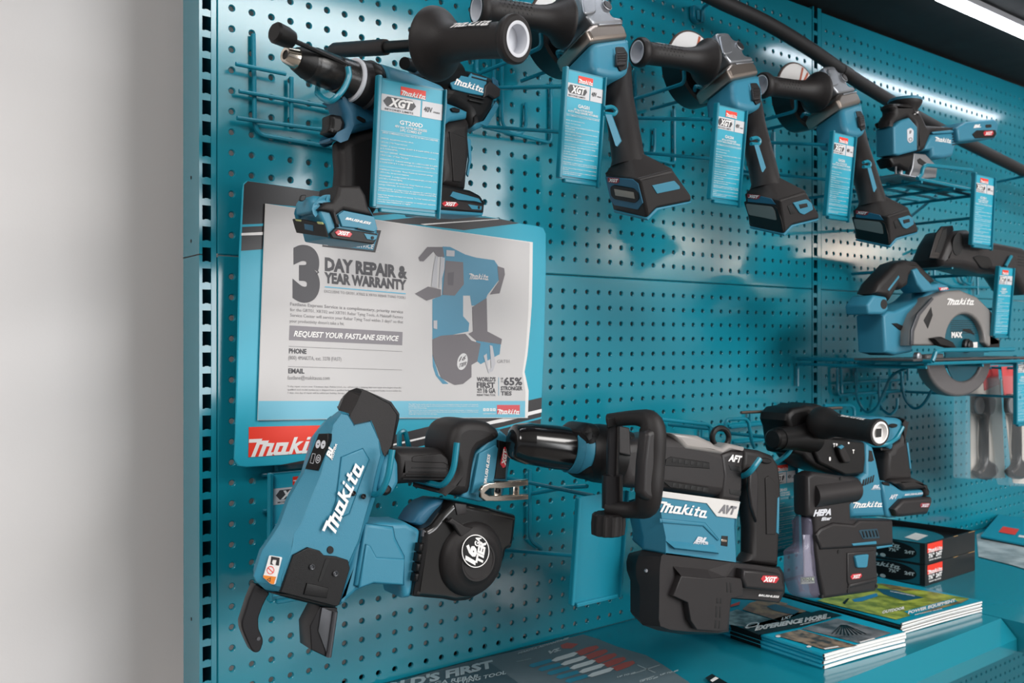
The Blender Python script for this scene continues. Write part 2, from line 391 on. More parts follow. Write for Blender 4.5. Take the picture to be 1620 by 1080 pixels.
# ================================================================ poster board and the notice sheet taped to it
PB = Plane(620, 510, .020, yaw=-.05)
bd = [(384.5, 300), (386, 290), (392, 285.5), (533, 306), (793, 346), (824, 353), (850, 357), (860, 360), (864, 370), (864, 430), (861, 550), (857.5, 630), (855, 690), (850, 703), (840, 708), (600, 726), (390, 739), (377, 737), (371, 726), (373, 690), (379, 403)]
board = M().slab(PB, bd, .004, .0012).build('poster_board', CARD)
tag(board, 'teal and black poster board with a red logo standing against the pegboard', 'poster')
BP = mat('poster_black_print', '2d2b2d', .4); m = M()
m.flat(PB, [[(386, 292), (392, 286.3), (533, 306.6), (585, 314.5), (590, 336), (420, 322), (415.5, 394), (381.6, 396.5)]], .0004)
m.flat(PB, [[(613, 348), (691, 340.5), (765, 344), (793, 346.6), (822, 353), (734, 364), (663, 355.5), (590, 350)]], .0004)
m.flat(PB, [[(585, 338), (590, 341), (665, 334.5), (700, 333.5), (700, 331), (640, 330)]], .0004)
m.flat(PB, [[(594, 328), (604, 337), (608, 337), (598, 328)]], .0004)
m.flat(PB, [[(440, 736), (483, 727.5), (623, 688), (726.7, 662.5), (836.7, 633), (857.3, 628.5), (854.5, 690), (850, 702.5), (840, 707.5), (600, 725.4)]], .0004)
m.build('black_bands', BP, board)
for l_ in ([(381.9, 368.5), (416, 366.8), (415.6, 371.5), (381.7, 372.5)], [(665, 354.3), (789, 345.9), (789, 347), (672, 355.8)], [(600, 707), (718, 679.5), (797, 661), (857, 646.5), (856.8, 652), (797, 667), (718, 682.5), (600, 710)]):
    M().flat(PB, [l_], .0007).build('white_stripe', WHITE, board)
for l_ in ([(382.3, 355), (416.5, 353.6), (416, 357.4), (382, 359)], [(640, 712), (711, 694.5), (790, 676), (857, 659), (856.8, 662), (790, 679), (711, 697), (640, 715)]):
    M().flat(PB, [l_], .0007).build('teal_stripe', CARD, board)
rb = M().flat(PB, [[(393.6, 675.2), (530, 672), (530, 714), (393, 723)]], .0006).build('logo_panel', RED, board)
m = M(); logo(m, PB, (393, 722.8), (530, 715.2), (1, -29), .0010); m.build('logo', WHITE, rb)
# sheet
PS = PB.sh(.0035)
sh_ = [(420, 322), (560, 342), (700, 363), (843, 383), (842.5, 430), (841.5, 480), (839, 515), (834.5, 562), (830, 588), (836.5, 618), (835.2, 661), (620, 661.5), (407.6, 664.7), (411, 560), (416, 420)]
sheet = M().slab(PS, sh_, .0012, .0002).build('printed_notice', PWHITE)
tag(sheet, 'silver grey repair service notice taped onto the teal poster board', 'notice')
M().flat(PS, [[(420.5, 322.8), (838, 383.6), (837.4, 430), (836, 490), (832, 550), (826.5, 590), (831.5, 620), (831, 634), (620, 634), (408.8, 634), (411.5, 560), (416.5, 420)]], .0003).build('grey_field', PAPER, sheet)
M().flat(PS, [[(408.8, 634), (620, 634), (831, 634), (830.6, 660), (620, 660.6), (408, 664)]], .0003).build('blue_band', CARDL, sheet)
O = .0007
C4 = lambda x, y: (430+x/6, 460+y/6)
m = M()
text(m, PS, '3', (463, 469.5), (506, 471), 75, O, .07)
text(m, PS, 'DAY REPAIR &', (514, 427), (644.5, 440), 19, O, .05)
text(m, PS, 'YEAR WARRANTY', (513, 446.5), (643, 458), 15.3, O, .05)
m.build('lettering', mat('charcoal_print', '454347', .5), sheet); m = M()
text(m, PS, 'PHONE', C4(163, 590), C4(330, 596), 7.2, O, .035)
text(m, PS, 'EMAIL', C4(157, 780), C4(310, 783), 7.2, O, .035)
m.build('lettering', mat('charcoal_print', '', 0), sheet); m = M()
C3 = lambda x, y: (620+x/6, 580+y/6)
text(m, PS, "WORLD'S", C3(807, 138), C3(985, 138), 6.4, O, .035)
text(m, PS, 'FIRST', C3(807, 197), C3(978, 198), 8, O, .035)
text(m, PS, '40V', C3(810, 228), C3(858, 230), 4.2, O, .015)
text(m, PS, 'MAX', C3(810, 246), C3(858, 247), 2.2, O, .01)
text(m, PS, '16 GA', C3(870, 247), C3(985, 249), 7.4, O, .035)
text(m, PS, 'REBAR TYING TOOL', C3(808, 276), C3(985, 277), 3, O, .008)
m.build('lettering', mat('charcoal_print', '', 0), sheet); m = M()
text(m, PS, '65%', C3(1062, 173), C3(1238, 173), 11.5, O, .035)
text(m, PS, 'UP', C3(1034, 122), C3(1056, 122), 3, O, .01)
text(m, PS, 'TO', C3(1034, 148), C3(1056, 148), 3, O, .01)
text(m, PS, 'STRONGER', C3(1034, 222), C3(1240, 222), 6, O, .035)
text(m, PS, 'TIES', C3(1034, 270), C3(1138, 270), 6, O, .035)
m.build('lettering', mat('charcoal_print', '454347', .5), sheet)
m = M()
text(m, PS, 'EXCLUSIVE TO GRT01, XTR02 & XRT01 REBAR TYING TOOLS', (513, 462.5), (642, 472.7), 4.2, O)
text(m, PS, 'Fastlane Express Service is a complimentary, priority service', C4(175, 137), C4(1247, 213), 5, O, .012)
text(m, PS, 'for the GRT01, XRT02 and XRT01 Rebar Tying Tools. A Makita® Factory', C4(175, 190), C4(1247, 262), 5, O)
text(m, PS, 'Service Center will service your Rebar Tying Tool within 3 days* so that', C4(175, 243), C4(1247, 308), 5, O)
text(m, PS, "your productivity doesn't take a hit.", C4(168, 298), C4(690, 325), 5, O)
text(m, PS, '(800) 4MAKITA, ext. 3278 (FAST)', C4(158, 650), C4(660, 664), 6, O)
text(m, PS, 'fastlane@makitausa.com', C4(150, 840), C4(550, 843), 6, O)
text(m, PS, '*3-day repair occurs over 3 business days. Makita U.S.A., Inc. will provide a shipping label and repair time begins when the', C4(145, 912), C4(1230, 925), 2.5, O)
text(m, PS, 'qualified tool model number(s) is shipped from a qualified facility and ends when the recognized facility occurs within the', C4(150, 943), C4(1230, 955), 2.5, O)
text(m, PS, '3 days, one day of repair will be added per holiday. Service', C4(150, 973), C4(690, 978), 2.5, O)
m.build('lettering', mat('mid_grey_print', '8a8788', .5), sheet); m = M()
text(m, PS, 'GRT01', (786.8, 574), (806, 573.5), 5, O)
m.build('lettering', mat('mid_grey_print', '', 0), sheet); m = M()
for a, b in ((C4(162, 523), C4(1238, 573)), (C4(156, 715), C4(1235, 748))):
    m.flat(PS, [[a, b, (b[0], b[1]+.7), (a[0], a[1]+.7)]], O)
m.build('rule_lines', mat('mid_grey_print', '', 0), sheet)
bx = M().flat(PS, [[C4(168, 327), C4(1242, 390), C4(1238, 516), C4(163, 467)]], .0005).build('request_banner', mat('banner_grey', '858085', .5), sheet)
m = M(); text(m, PS, 'REQUEST YOUR FASTLANE SERVICE', C4(207, 430), C4(1203, 475), (.8, -8.4), .0009, .03, .2); m.build('lettering', WHITE, bx)
for l_ in ([(514, 452.6), (642, 463.6), (642, 465.3), (514, 454.3)], [C3(1012, 100), C3(1016, 100), C3(1016, 276), C3(1012, 276)]): M().flat(PS, [l_], O).build('blue_rule', mat('sky_blue_print', '62b2cf', .5), sheet)
m = M()
for i, (y, x1) in enumerate(((362, 820), (378, 820), (395, 330), (417, 820), (433, 820), (452, 430))):
    text(m, PS, ['The XRT family works with tie wire and uses one rechargeable battery and charger sold separately', 'availability may vary by region and all specifications are subject to change without any notice here', 'for more details visit the web page', 'Makita U.S.A., Inc. is not responsible for delays that are caused by weather or shipping carriers', 'offer valid in the continental United States only and excludes Alaska, Hawaii and all territories', 'Copyright Makita U.S.A., Inc. All rights'][i], C3(160, y), C3(x1, y+1), 1.9, O)
text(m, PS, 'makitatools.com', C3(866, 449), C3(984, 450), 2, O, .01)
for x in (866, 897, 930, 960): m.flat(PS, [[C3(x, 394), C3(x+24, 394), C3(x+24, 420), C3(x, 420)], [C3(x+8, 402), C3(x+8, 412), C3(x+15, 412), C3(x+15, 402)]], O)
m.build('lettering', WHITE, sheet)
lg = M().flat(PS, [[C3(998, 362), C3(1215, 362), C3(1213, 450), C3(998, 450)]], .0005).build('logo_panel', mat('faded_red_print', 'd2545a', .5), sheet)
m = M(); logo(m, PS, C3(1000, 450), C3(1211, 451), (.6, -8.2), .0009); m.build('logo', WHITE, lg)
# express service badge on the sheet
C5 = lambda x, y: (370+x/6.48, 270+y/6.48)
bg = M().flat(PS, [[C5(950, 560), C5(1510, 612), C5(1450, 838), C5(905, 778)]], .0005).build('service_badge', mat('badge_frame_print', '3c3a3c', .5), sheet)
M().flat(PS, [[C5(985, 590), C5(1480, 640), C5(1430, 815), C5(945, 762)]], .0008).build('badge_field', mat('badge_teal_print', '3f88a3', .5), bg)
m = M(); text(m, PS, 'EXPRESS SERVICE', C5(1000, 752), C5(1432, 800), (1.2, -7), .0011, .015, .2); text(m, PS, 'TM', C5(1466, 836), C5(1490, 838), 1.6, .0011)
m.flat(PS, [[C5(925, 708), C5(975, 712), C5(962, 766), C5(915, 760)]], .0011); m.build('lettering', WHITE, bg)
# printed picture of the tying tool
C2 = lambda pts: [(640+x/4.154, 370+y/4.154) for x, y in pts]
def pic(name, m_, *loops, off=.0005):
    for l in loops: M().flat(PS, [C2(l)], off).build(name, m_, sheet)
FT = mat('faded_teal_print', '4a8aa6', .5); FG = mat('faded_grey_print', '6d686c', .5); FL = mat('faded_light_print', 'b9b8bc', .5); FGD = mat('faded_charcoal_print', '5a565b', .5)
pic('pictured_body', FT, [(250, 82), (300, 85), (400, 135), (470, 155), (590, 172), (615, 210), (622, 300), (545, 400), (530, 440), (490, 472), (440, 470), (430, 405), (385, 405), (385, 540), (425, 585), (420, 640), (270, 672), (183, 690), (183, 430), (245, 400), (250, 150)],
    [(183, 790), (225, 930), (290, 985), (250, 985), (205, 930), (186, 870)], [(470, 700), (560, 715), (635, 700), (625, 790), (500, 855), (470, 830)])
pic('pictured_dark_part', FG, [(92, 155), (150, 85), (250, 85), (262, 150), (215, 150), (190, 115), (125, 180), (100, 178)], [(68, 392), (155, 345), (240, 365), (240, 408), (145, 438)],
    [(270, 175), (385, 185), (390, 330), (330, 405), (250, 400)], [(610, 210), (655, 225), (660, 265), (625, 390), (560, 398), (620, 310)], [(445, 480), (540, 420), (545, 640), (640, 690), (635, 725), (470, 700), (420, 655), (450, 640)],
    [(183, 692), (240, 668), (400, 655), (440, 700), (500, 720), (478, 838), (440, 860), (440, 940), (385, 985), (330, 992), (240, 945), (186, 800)], off=.0008)
pic('pictured_light_part', FL, [(205, 145), (218, 145), (212, 355), (176, 345), (190, 220)], [(238, 155), (265, 155), (262, 230), (232, 355), (225, 350)], [(560, 730), (578, 735), (598, 850), (580, 900), (552, 915), (520, 800), (540, 785), (550, 890), (570, 880)], [(275, 105), (330, 110), (328, 148), (275, 145)], [(190, 568), (215, 568), (215, 625), (190, 620)], off=.0010)
m = M(); logo(m, PS, *C2([(424, 297), (552, 302)]), (.6, -9.5), .0011)
m.build('pictured_logo', mat('faded_white_print', 'd6d4d4', .5), sheet); M().flat(PS, [C2(ellipse(380, 838, 33, 56, .25))], .0010).build('pictured_badge', mat('faded_white_print', '', 0), sheet)
m = M(); text(m, PS, '16', *C2([(356, 838), (398, 826)]), (2, -7), .0013, .02, .2); text(m, PS, 'TIER', *C2([(356, 878), (404, 862)]), (1.5, -6), .0013, .02, .2); m.flat(PS, [C2([(285, 255), (325, 250), (320, 338), (285, 335)])], .0010)
m.build('pictured_black_marks', FGD, sheet)
# ================================================================ price cards in steel holders at the ends of the hook wires
CW, CH = .0795, .1440
BODY = [(.471, .55, 'HAMMER DRILL   Makita-built brushless motor delivers 1,250 in.lbs.'), (.50, .45, '1,250 in.lbs. of Max Torque and more'), (.53, .97, 'SPEED  2 speed settings (0-650 & 0-2,600 RPM) (0-9,750'), (.553, .30, '& 0-39,000 BPM)'),
 (.58, .93, 'IMPACT DRIVER  Makita-built brushless motor delivers'), (.606, .48, '1,950 in.lbs. of Max Torque'), (.638, .97, 'VERSATILITY  4 speed settings (0-1,100/ 0-2,100/ 0-3,200/'), (.662, .92, '0-3,700 RPM & 0-1,100/ 0-2,600/ 0-3,600/ 0-4,400 IPM)'),
 (.72, .90, 'MARTILLO TALADRO  Motor Makita sin carbones entrega'), (.743, .50, '1,250 in.lbs. de torsion maxima'), (.771, .97, 'VELOCIDAD  2 configuraciones de velocidad (0-650 y 0-2,600 RPM)'), (.793, .40, '(0-9,750 y 0-39,000 BPM)'),
 (.821, .88, 'ATORNILLADOR DE IMPACTO  Motor Makita sin carbones'), (.842, .58, 'entrega 1,950 in.lbs. de torsion maxima'), (.873, .97, 'VERSATILIDAD  4 configuraciones de velocidad (0-1,100 /0-2,100 /'), (.89, .97, '0-3,200/ 0-3,700 RPM y 0-1,100/ 0-2,600/ 0-3,600/ 0-4,400 IPM)'),
 (.926, .97, 'BARE TOOL: Batteries and charger sold separately. "Tool Only" batteries and charger'), (.942, .2, 'availability may vary'), (.963, .97, 'Herramienta sola: baterias y cargador se venden por separado'), (.98, .55, 'consulte disponibilidad en su region')]
def card_pt(s_, t, y=0.0): return V((s_*CW, y, CH*(1-t)))
_cb = {}
def card_body(kind):
    if kind in _cb: return _cb[kind]
    d = {}
    def add(k, m, o): d[k] = m; d[k+'_m'] = o
    m = M(); m.box((0, 0, 0), (CW, .0008, CH)); add('sheet', m, CARD)
    q = lambda a, b, c, e, y: [card_pt(a, b, y), card_pt(c, b, y), card_pt(c, e, y), card_pt(a, e, y)]
    m = M(); m.poly([q(.0, .112, .635, .245, -.0004)]); m.poly([q(.66, .112, 1.0, .245, -.0004)]); add('grey_band', m, mat('card_grey_band', 'cfcfd2', .45))
    m = M(); m.poly([q(.305, .028, .71, .098, -.0004)]); add('logo_panel', m, RED)
    m = M(); logo3(m, card_pt(.307, .098, -.0008), card_pt(.705, .098, -.0008)-card_pt(.307, .098, -.0008), V((.0006, 0, CH*.042))); add('logo', m, WHITE)
    m = M(); hx = [(.04, .168), (.10, .128), (.50, .128), (.56, .168), (.50, .207), (.10, .207)]
    m.poly([[card_pt(a, b, -.0008) for a, b in hx]])
    text3(m, 'MOST POWERFUL' if kind == 'most' else 'BEYOND LIMITS', card_pt(.07, .236, -.0008), card_pt(.52, .236, -.0008), V((0, 0, .0022)), .01)
    text3(m, '40V', card_pt(.69, .195, -.0008), card_pt(.83, .195, -.0008), V((0, 0, .0058)), .02); text3(m, 'max', card_pt(.85, .195, -.0008), card_pt(.96, .195, -.0008), V((0, 0, .0026)), .01)
    add('black_print', m, mat('card_black_print', '3a393c', .45))
    m = M(); text3(m, 'XGT', card_pt(.12, .200, -.0012), card_pt(.48, .200, -.0012), V((.0022, 0, .0088)), .05); add('badge_letters', m, WHITE)
    m = M()
    for t, e, tx in BODY: text3(m, tx, card_pt(.03, t, -.0004), card_pt(e, t, -.0004), V((0, 0, .0013)), .01)
    for t in (.405, .690): m.poly([q(.03, t, .97, t+.0018, -.0004)])
    add('small_print', m, WHITE)
    _cb[kind] = {k: (m_.build(k, d[k+'_m']), None)[0] for k, m_ in [(k, d[k]) for k in d if not k.endswith('_m')]}
    dd = {k: o.data for k, o in _cb[kind].items()}
    for o in list(_cb[kind].values()): bpy.data.objects.remove(o)
    _cb[kind] = dd; return dd
def price_card(loc, title, lines, label, kind='beyond', tip=.10, size=(.0795, .131)):
    t = thing('price_card', label, 'card', loc, 'hanging price cards'); par = {}
    for k, me in card_body(kind).items():
        o = bpy.data.objects.new(k, me); S.collection.objects.link(o)
        o.parent = par.get({'logo': 'logo_panel', 'badge_letters': 'black_print'}.get(k, ''), t); par[k] = o
    m = M(); L = V(loc); n = len(title)*.062
    text3(m, title, L+card_pt(.5-n/2, .332, -.0004), L+card_pt(.5+n/2, .332, -.0004), V((0, 0, .0046)), .02)
    for tt, tx in zip((.362, .388), lines):
        n = min(.92, len(tx)*.0235); text3(m, tx, L+card_pt(.5-n/2, tt, -.0004), L+card_pt(.5+n/2, tt, -.0004), V((0, 0, .0027)), .015)
    n = .9; text3(m, 'JUEGO COMBINADO DE 2 PZAS, XGT DE 40V MAX SIN CARBONES', L+card_pt(.05, .425, -.0004), L+card_pt(.95, .425, -.0004), V((0, 0, .0018)), .005)
    m.build('title_lettering', WHITE, t); t.rotation_euler.x = tip; t.scale = (size[0]/CW, 1, size[1]/CH); return t
def holder_mesh(m, L, w=.0795, h=.131, tip=.10):          # folded steel pocket: back plate, side channels, bottom lip
    x, y, z = L
    m.box((x-.003, y+.0012, z-.004), (x+w+.003, y+.0024, z+h+.002))
    m.box((x-.0065, y-.006, z-.004), (x-.0015, y+.0024, z+h+.003), .001)
    m.box((x+w+.0005, y-.004, z-.010), (x+w+.003, y+.0024, z+h+.002), .0008)
    m.box((x+.004, y-.0045, z-.0085), (x+w-.004, y+.0024, z-.0035), .001)
    return m.turn(L, tip)
# ================================================================ rebar tying tool
def ZA(x, y): return (370+x/4.696, 600+y/4.696)
def ZBq(x, y): return (370+x/4.696, 820+y/4.696)
def ZC(x, y): return (590+x/4.908, 650+y/4.908)
def ZD(x, y): return (590+x/5.4, 770+y/5.4)
def mp(f, pts): return [f(x, y) for x, y in pts]
T = wallplane(.205)
tl = thing('rebar_tying_tool', 'teal rebar tying tool with white logo and black round wire spool case, nose hanging down', 'power tool', at(560, 800, .17))
sil = mp(ZA, [(780,230),(690,300),(600,420),(520,690),(410,880),(340,1070)])+mp(ZBq, [(290,120),(205,240),(145,430),(165,470),(250,545),(345,550),(760,655),(800,560),(870,340),(950,160)])+mp(ZA, [(1010,1010),(1060,850),(1100,690),(1140,545),(1105,440),(1030,292),(890,320),(845,228)])
frt = mp(ZA, [(800,262),(735,330),(715,420),(640,700),(560,890),(490,1070)])+mp(ZBq, [(440,110),(430,250),(362,440),(348,500),(343,532),(352,545),(752,645),(785,560),(850,340),(930,160)])+mp(ZA, [(980,1010),(1025,850),(1060,690),(1095,560),(1070,450),(1018,312),(895,338),(850,262)])
M().shell(T, [(sil, -.042), (sil, -.016), (frt, 0)]).build('housing', TOOL, tl, bev=.004, seg=3)
# raised flank and shallow arrow recess edge
M().slab(T, mp(ZA, [(800,575),(960,510),(1010,595),(960,720),(860,1000),(700,1075),(760,900)]), .002, .0018, off=.0015).build('side_ridge', TOOL, tl)
cs = mp(ZA, [(776,232),(820,125),(855,82),(910,62),(955,70),(1060,115),(1170,165),(1232,255),(1228,300),(1180,510),(1130,585),(1080,470),(1012,340),(880,375),(822,275)])
cf = mp(ZA, [(858,268),(905,180),(935,112),(955,86),(975,84),(1060,125),(1160,180),(1215,262),(1208,310),(1165,490),(1120,560),(1070,470),(1008,350),(884,386),(840,285)])
M().shell(T, [(cs, -.040), (cs, -.016), (cf, -.003)]).build('rear_cap', RUB, tl, bev=.004, seg=3)
pl_ = M().slab(T, mp(ZBq, [(553,215),(640,240),(672,275),(765,283),(850,310),(864,370),(785,640),(762,655),(345,548),(445,272)]), .006, .001, off=.0035).build('front_plate', BLACK, tl)
M().slab(T, mp(ZBq, [(682,300),(713,306),(648,472),(626,470)]), .002, .0003, rc=3, off=.0042).build('slot', DARK, pl_)
M().slab(T, mp(ZBq, [(545,480),(705,515),(690,592),(520,565)]), .002, .0006, off=.0052).build('latch', BLACK, pl_)
for x, y in ((578, 358), (752, 407)): M().disc(T, *ZBq(x, y), 4.6, [(0, 1), (.002, 1), (.0026, .8), (.0022, .5), (.001, .45)], off=.0035).build('screw', GUN, pl_)
M().slab(T, mp(ZBq, ellipse(718, 233, 24, 28)), .002, .0003, off=.0012).build('pivot_hole', DARK, tl)
for x, y in ((885, 845), (960, 868)): M().disc(T, *ZA(x, y), 4.2, [(0, 1), (.0016, 1), (.002, .8), (.0012, .5), (.0006, .4)], off=.0022).build('screw', BLKMET, tl)
M().slab(T, mp(ZBq, [(255,548),(345,545),(520,560),(740,615),(768,655),(740,665),(640,650),(400,592)]), .045, .002, off=-.004).build('nose_flange', BLACK, tl)
j = M().slab(T, rounded(mp(ZBq, [(160,478),(240,525),(270,555),(245,590),(215,650),(183,740),(186,820),(218,892),(218,925),(200,980),(178,997),(150,995),(130,978),(95,905),(60,820),(56,770),(85,680),(110,600)]), 4), .012, .0015, off=-.024).build('upper_jaw', BLKMET, tl)
M().disc(T, *ZBq(182, 892), 3, [(0, 1), (.0006, 1)], off=-.0239).build('rivet', GUN, j)
M().slab(T, mp(ZBq, [(770,665),(770,705),(716,1035),(690,1030),(575,975),(565,800),(640,655)]), .030, .001, off=-.012).build('lower_guide', BLKMET, tl)
M().slab(T, mp(ZBq, [(655,660),(735,690),(690,1000),(627,835)]), .003, .0005, off=-.0105).build('guide_face', GUN, tl)
M().tube([T.hit(*ZBq(752, 690), -.010), T.hit(*ZBq(704, 1028), -.010)], .0030).build('guide_rim', GUN, tl)
# control panel and sticker lie on the sloped flank
CP = plane3(T, (*ZA(585, 500), -.0165), (*ZA(690, 500), -.001), (*ZA(660, 690), -.001))
CP = CP.sh(.0055)
cpn = M().slab(CP, mp(ZA, [(628,402),(700,400),(698,450),(622,676),(527,664),(535,640)]), .008, .001).build('control_panel', BLACK, tl)
m = M()
for x, y in ((625, 480), (663, 484)): m.flat(CP, [mp(ZA, ellipse(x, y, 17, 32, .25)), mp(ZA, [(x-6, y-4), (x+8, y-4), (x, y+10)])], .0004)
m.flat(CP, [mp(ZA, ellipse(626, 590, 18, 33, .25)), mp(ZA, ellipse(626, 590, 14, 28, .25))], .0004); m.flat(CP, [mp(ZA, ellipse(626, 590, 9, 17, .25)), mp(ZA, ellipse(626, 590, 5, 10, .25))], .0004)
m.flat(CP, [mp(ZA, [(583,548),(607,552),(590,626),(565,620)]), mp(ZA, [(585,552),(604,555),(588,622),(568,617)])], .0004)
m.build('button_marks', WPLA, cpn)
SP = plane3(T, (*ZBq(200, 400), -.018), (*ZBq(380, 400), -.001), (*ZBq(420, 260), -.001)).sh(.0065)
st = M().slab(SP, rounded(mp(ZBq, [(262,273),(350,288),(300,490),(275,488),(216,436)]), 2), .005, .0003).build('warning_sticker', WHITE, tl)
M().flat(SP, [mp(ZBq, [(218,420),(314,432),(298,487),(276,485),(218,437)])], .0003).build('orange_field', ORANGE, st)
m = M(); m.flat(SP, [mp(ZBq, [(278,280),(340,292),(335,350),(310,345),(318,308),(290,305),(282,330),(295,345),(270,340)])], .0004)
m.flat(SP, [mp(ZBq, [(242,455),(275,435),(270,470)]), mp(ZBq, [(249,454),(271,442),(267,464)])], .0006); m.build('pictogram', INK, st)
m = M(); m.flat(SP, [mp(ZBq, ellipse(272, 383, 28, 30)), mp(ZBq, ellipse(272, 383, 23, 25))], .0004); m.flat(SP, [mp(ZBq, [(252,368),(257,364),(293,398),(288,402)])], .0005); m.build('prohibition_ring', RED, st)
# lettering
m = M(); logo(m, T, ZBq(748, 128), ZA(968, 640), ((-95)/4.696, (-42)/4.696), .0042)
m.build('logo', WHITE, tl)
m = M(); text(m, T, 'BL', ZA(722, 590), ZA(752, 500), (-8, -3.6), .0012, .05, .2); text(m, T, 'MOTOR', ZA(732, 600), ZA(768, 480), (-2.6, -1), .0012, .03, .2); m.build('motor_lettering', WHITE, tl)
# feed arm and wire spool
M().slab(T, [ZBq(930, 60), ZBq(1100, 30), ZBq(1215, 34), ZD(290, 305), ZD(395, 362), ZD(412, 385), ZD(345, 905), ZD(320, 948), ZD(262, 955), ZBq(1240, 502), ZBq(1010, 490), ZBq(915, 545), ZBq(800, 650), ZBq(775, 640), ZBq(860, 350)], .050, .006, off=-.010, steps=4).build('feed_arm', TOOL, tl)
M().slab(T, mp(ZBq, [(975,35),(1190,62),(1206,145),(1275,280),(1270,500),(1050,480),(940,520),(900,500)]), .006, .004, off=-.0065).build('feed_arm_face', TOOL, tl)
M().slab(T, mp(ZBq, [(985,190),(1018,205),(1062,288),(1272,300),(1262,495),(1040,480),(930,520)]), .003, .002, off=-.0040).build('feed_arm_step', TOOL, tl)
M().slab(T, mp(ZD, [(340,310),(400,215),(480,140),(560,108),(690,122),(720,160),(540,320),(440,365)]), .040, .006, off=-.020).build('spool_backing', TOOLD, tl)
sp = M().slab(T, rounded(mp(ZD, [(690,128),(800,140),(1000,180),(1232,240),(1236,275),(1215,450),(1195,530),(1150,535),(1140,600),(1090,720),(1000,850),(930,920),(830,975),(720,986),(620,966),(380,946),(352,940),(440,370),(512,330),(590,230)]), 5), .055, .007, off=-.002, steps=4).build('spool_case', mat('smoked_black_plastic', '141313', .22, coat=.3), tl)
M().disc(T, *ZD(838, 612), 59, [(-.004, 1), (.003, .985), (.007, .93), (.010, .85), (.0125, .70), (.015, .55), (.0162, .53), (.0162, .48), (.0155, .46)], 56, off=-.002).build('spool_dome', RUB, sp)
M().slab(T, mp(ZD, [(680,265),(790,335),(860,345),(800,420),(750,430),(690,330),(640,300)]), .006, .002, off=.0085).build('dome_rib', RUB, sp)
M().slab(T, mp(ZD, [(700,140),(800,150),(800,225),(720,240)]), .003, .0006, off=-.0005).build('case_window', GREY, sp)
for s_ in (485, 570, 655, 740): M().slab(T, mp(ZD, [(402-(s_-485)*.14, s_), (440-(s_-485)*.14, s_), (428-(s_-485)*.14, s_+72), (390-(s_-485)*.14, s_+72)]), .012, .003, off=.002).build('hinge_knuckle', BLACK, sp)
M().lathe(T.hit(*ZD(430, 365), .001), T.hit(*ZD(422, 420), .001), [(0, .002), (1, .002)]).build('hinge_pin', GUN, sp)
q = T.sh(.0155); bd_ = M().disc(q, *ZD(877, 548), 25, [(-.001, 1), (.0006, 1)], 40).build('round_badge', BLACK, sp)
m = M(); e = lambda k: [ZD(877+118*k*math.cos(a)+12*k*math.sin(a)*0, 548+142*k*math.sin(a)) for a in [2*PI*i/40 for i in range(40)]]
m.flat(q, [e(1), e(.94)], .0010)
text(m, q, '16', ZD(868, 668), ZD(886, 512), (-14, -4.5), .0010, .06, .15); text(m, q, 'GA', ZD(906, 512), ZD(926, 432), (-7.6, -2), .0010, .05, .15); text(m, q, 'TIER', ZD(932, 662), ZD(966, 470), (-9.8, -2.6), .0010, .06, .15)
m.build('lettering', WHITE, bd_)
# grip, trigger, battery foot, belt hook
gr = M().slab(T, mp(ZC, [(165,290),(300,290),(600,300),(650,320),(640,570),(540,574),(400,564),(215,577),(170,560)]), .040, .014, off=-.010, steps=5).build('grip', RUB, tl)
M().slab(T, mp(ZC, [(305,360),(325,350),(530,330),(590,370),(585,425),(550,405),(330,400),(300,395)]), .003, .0012, off=-.0095).build('grip_pad', RUB, gr)
for y in (440, 470, 500, 525): M().tube([T.hit(*ZC(300-(y-440)*.8, y), -.0102), T.hit(*ZC(580, y+5), -.0102)], .0008, 6).build('grip_rib', BLACK, gr)
M().slab(T, rounded(mp(ZC, [(60,420),(110,335),(175,345),(203,410),(207,560),(160,640),(90,650),(40,600)]), 4), .042, .006, off=-.008, steps=4).build('trigger_housing', TOOL, tl)
M().slab(T, rounded(mp(ZC, [(70,570),(130,570),(158,600),(145,640),(110,662),(70,650)]), 3), .02, .004, off=-.006).build('trigger', BLACK, tl)
M().slab(T, mp(ZC, [(985,140),(1090,235),(1086,272),(1046,530),(1000,690),(830,705),(690,672),(700,640),(800,330)]), .062, .003, off=-.002).build('battery_foot', TOOL, tl)
M().slab(T, catmull(mp(ZC, [(600,310),(612,205),(650,122),(715,78),(790,68),(900,82),(965,122),(1002,168),(985,225),(880,285),(822,325),(795,470),(768,632),(690,662),(520,640),(520,605),(640,480)]), 3), .066, .012, off=.002, steps=4).build('foot_shroud', RUB, tl)
ft = M().slab(T, mp(ZC, [(828,328),(955,265),(975,290),(945,520),(905,615),(768,640)]), .004, .001, off=.003).build('foot_panel', TOOL, tl)
m = M(); text(m, T, 'BRUSHLESS', ZC(880, 575), ZC(912, 335), (-4.0, -.6), .0036, .03, .2); m.build('lettering', WHITE, ft)
sx = M().slab(T, mp(ZC, [(975,225),(1035,240),(1072,232),(1046,320),(1030,528),(945,525),(978,292)]), .005, .001, off=.004).build('badge_strip', BLACK, tl)
rb_ = M().slab(T, mp(ZC, [(1020,285),(1036,275),(1051,297),(1032,432),(1012,443),(992,412)]), .002, .0004, off=.0052).build('voltage_badge', REDB, sx)
m = M(); text(m, T, 'XGT', ZC(1028, 424), ZC(1044, 300), (-5.6, -1.6), .0056, .06, .15); m.build('lettering', WHITE, rb_)
bh = M().slab(T, mp(ZC, [(900,560),(1208,530),(1210,578),(1000,602),(905,602),(872,635),(905,656),(1000,656),(1210,645),(1210,688),(1000,700),(880,700),(842,672),(835,620),(855,580)]), .006, .0012, off=.016).build('belt_hook', CHROME, tl)
for l in ([(1090,575),(1138,572),(1138,655),(1090,655)], [(945,552),(998,546),(998,700),(945,702)]): M().slab(T, mp(ZC, l), .009, .0008, off=.013).build('hook_bridge', CHROME, bh)
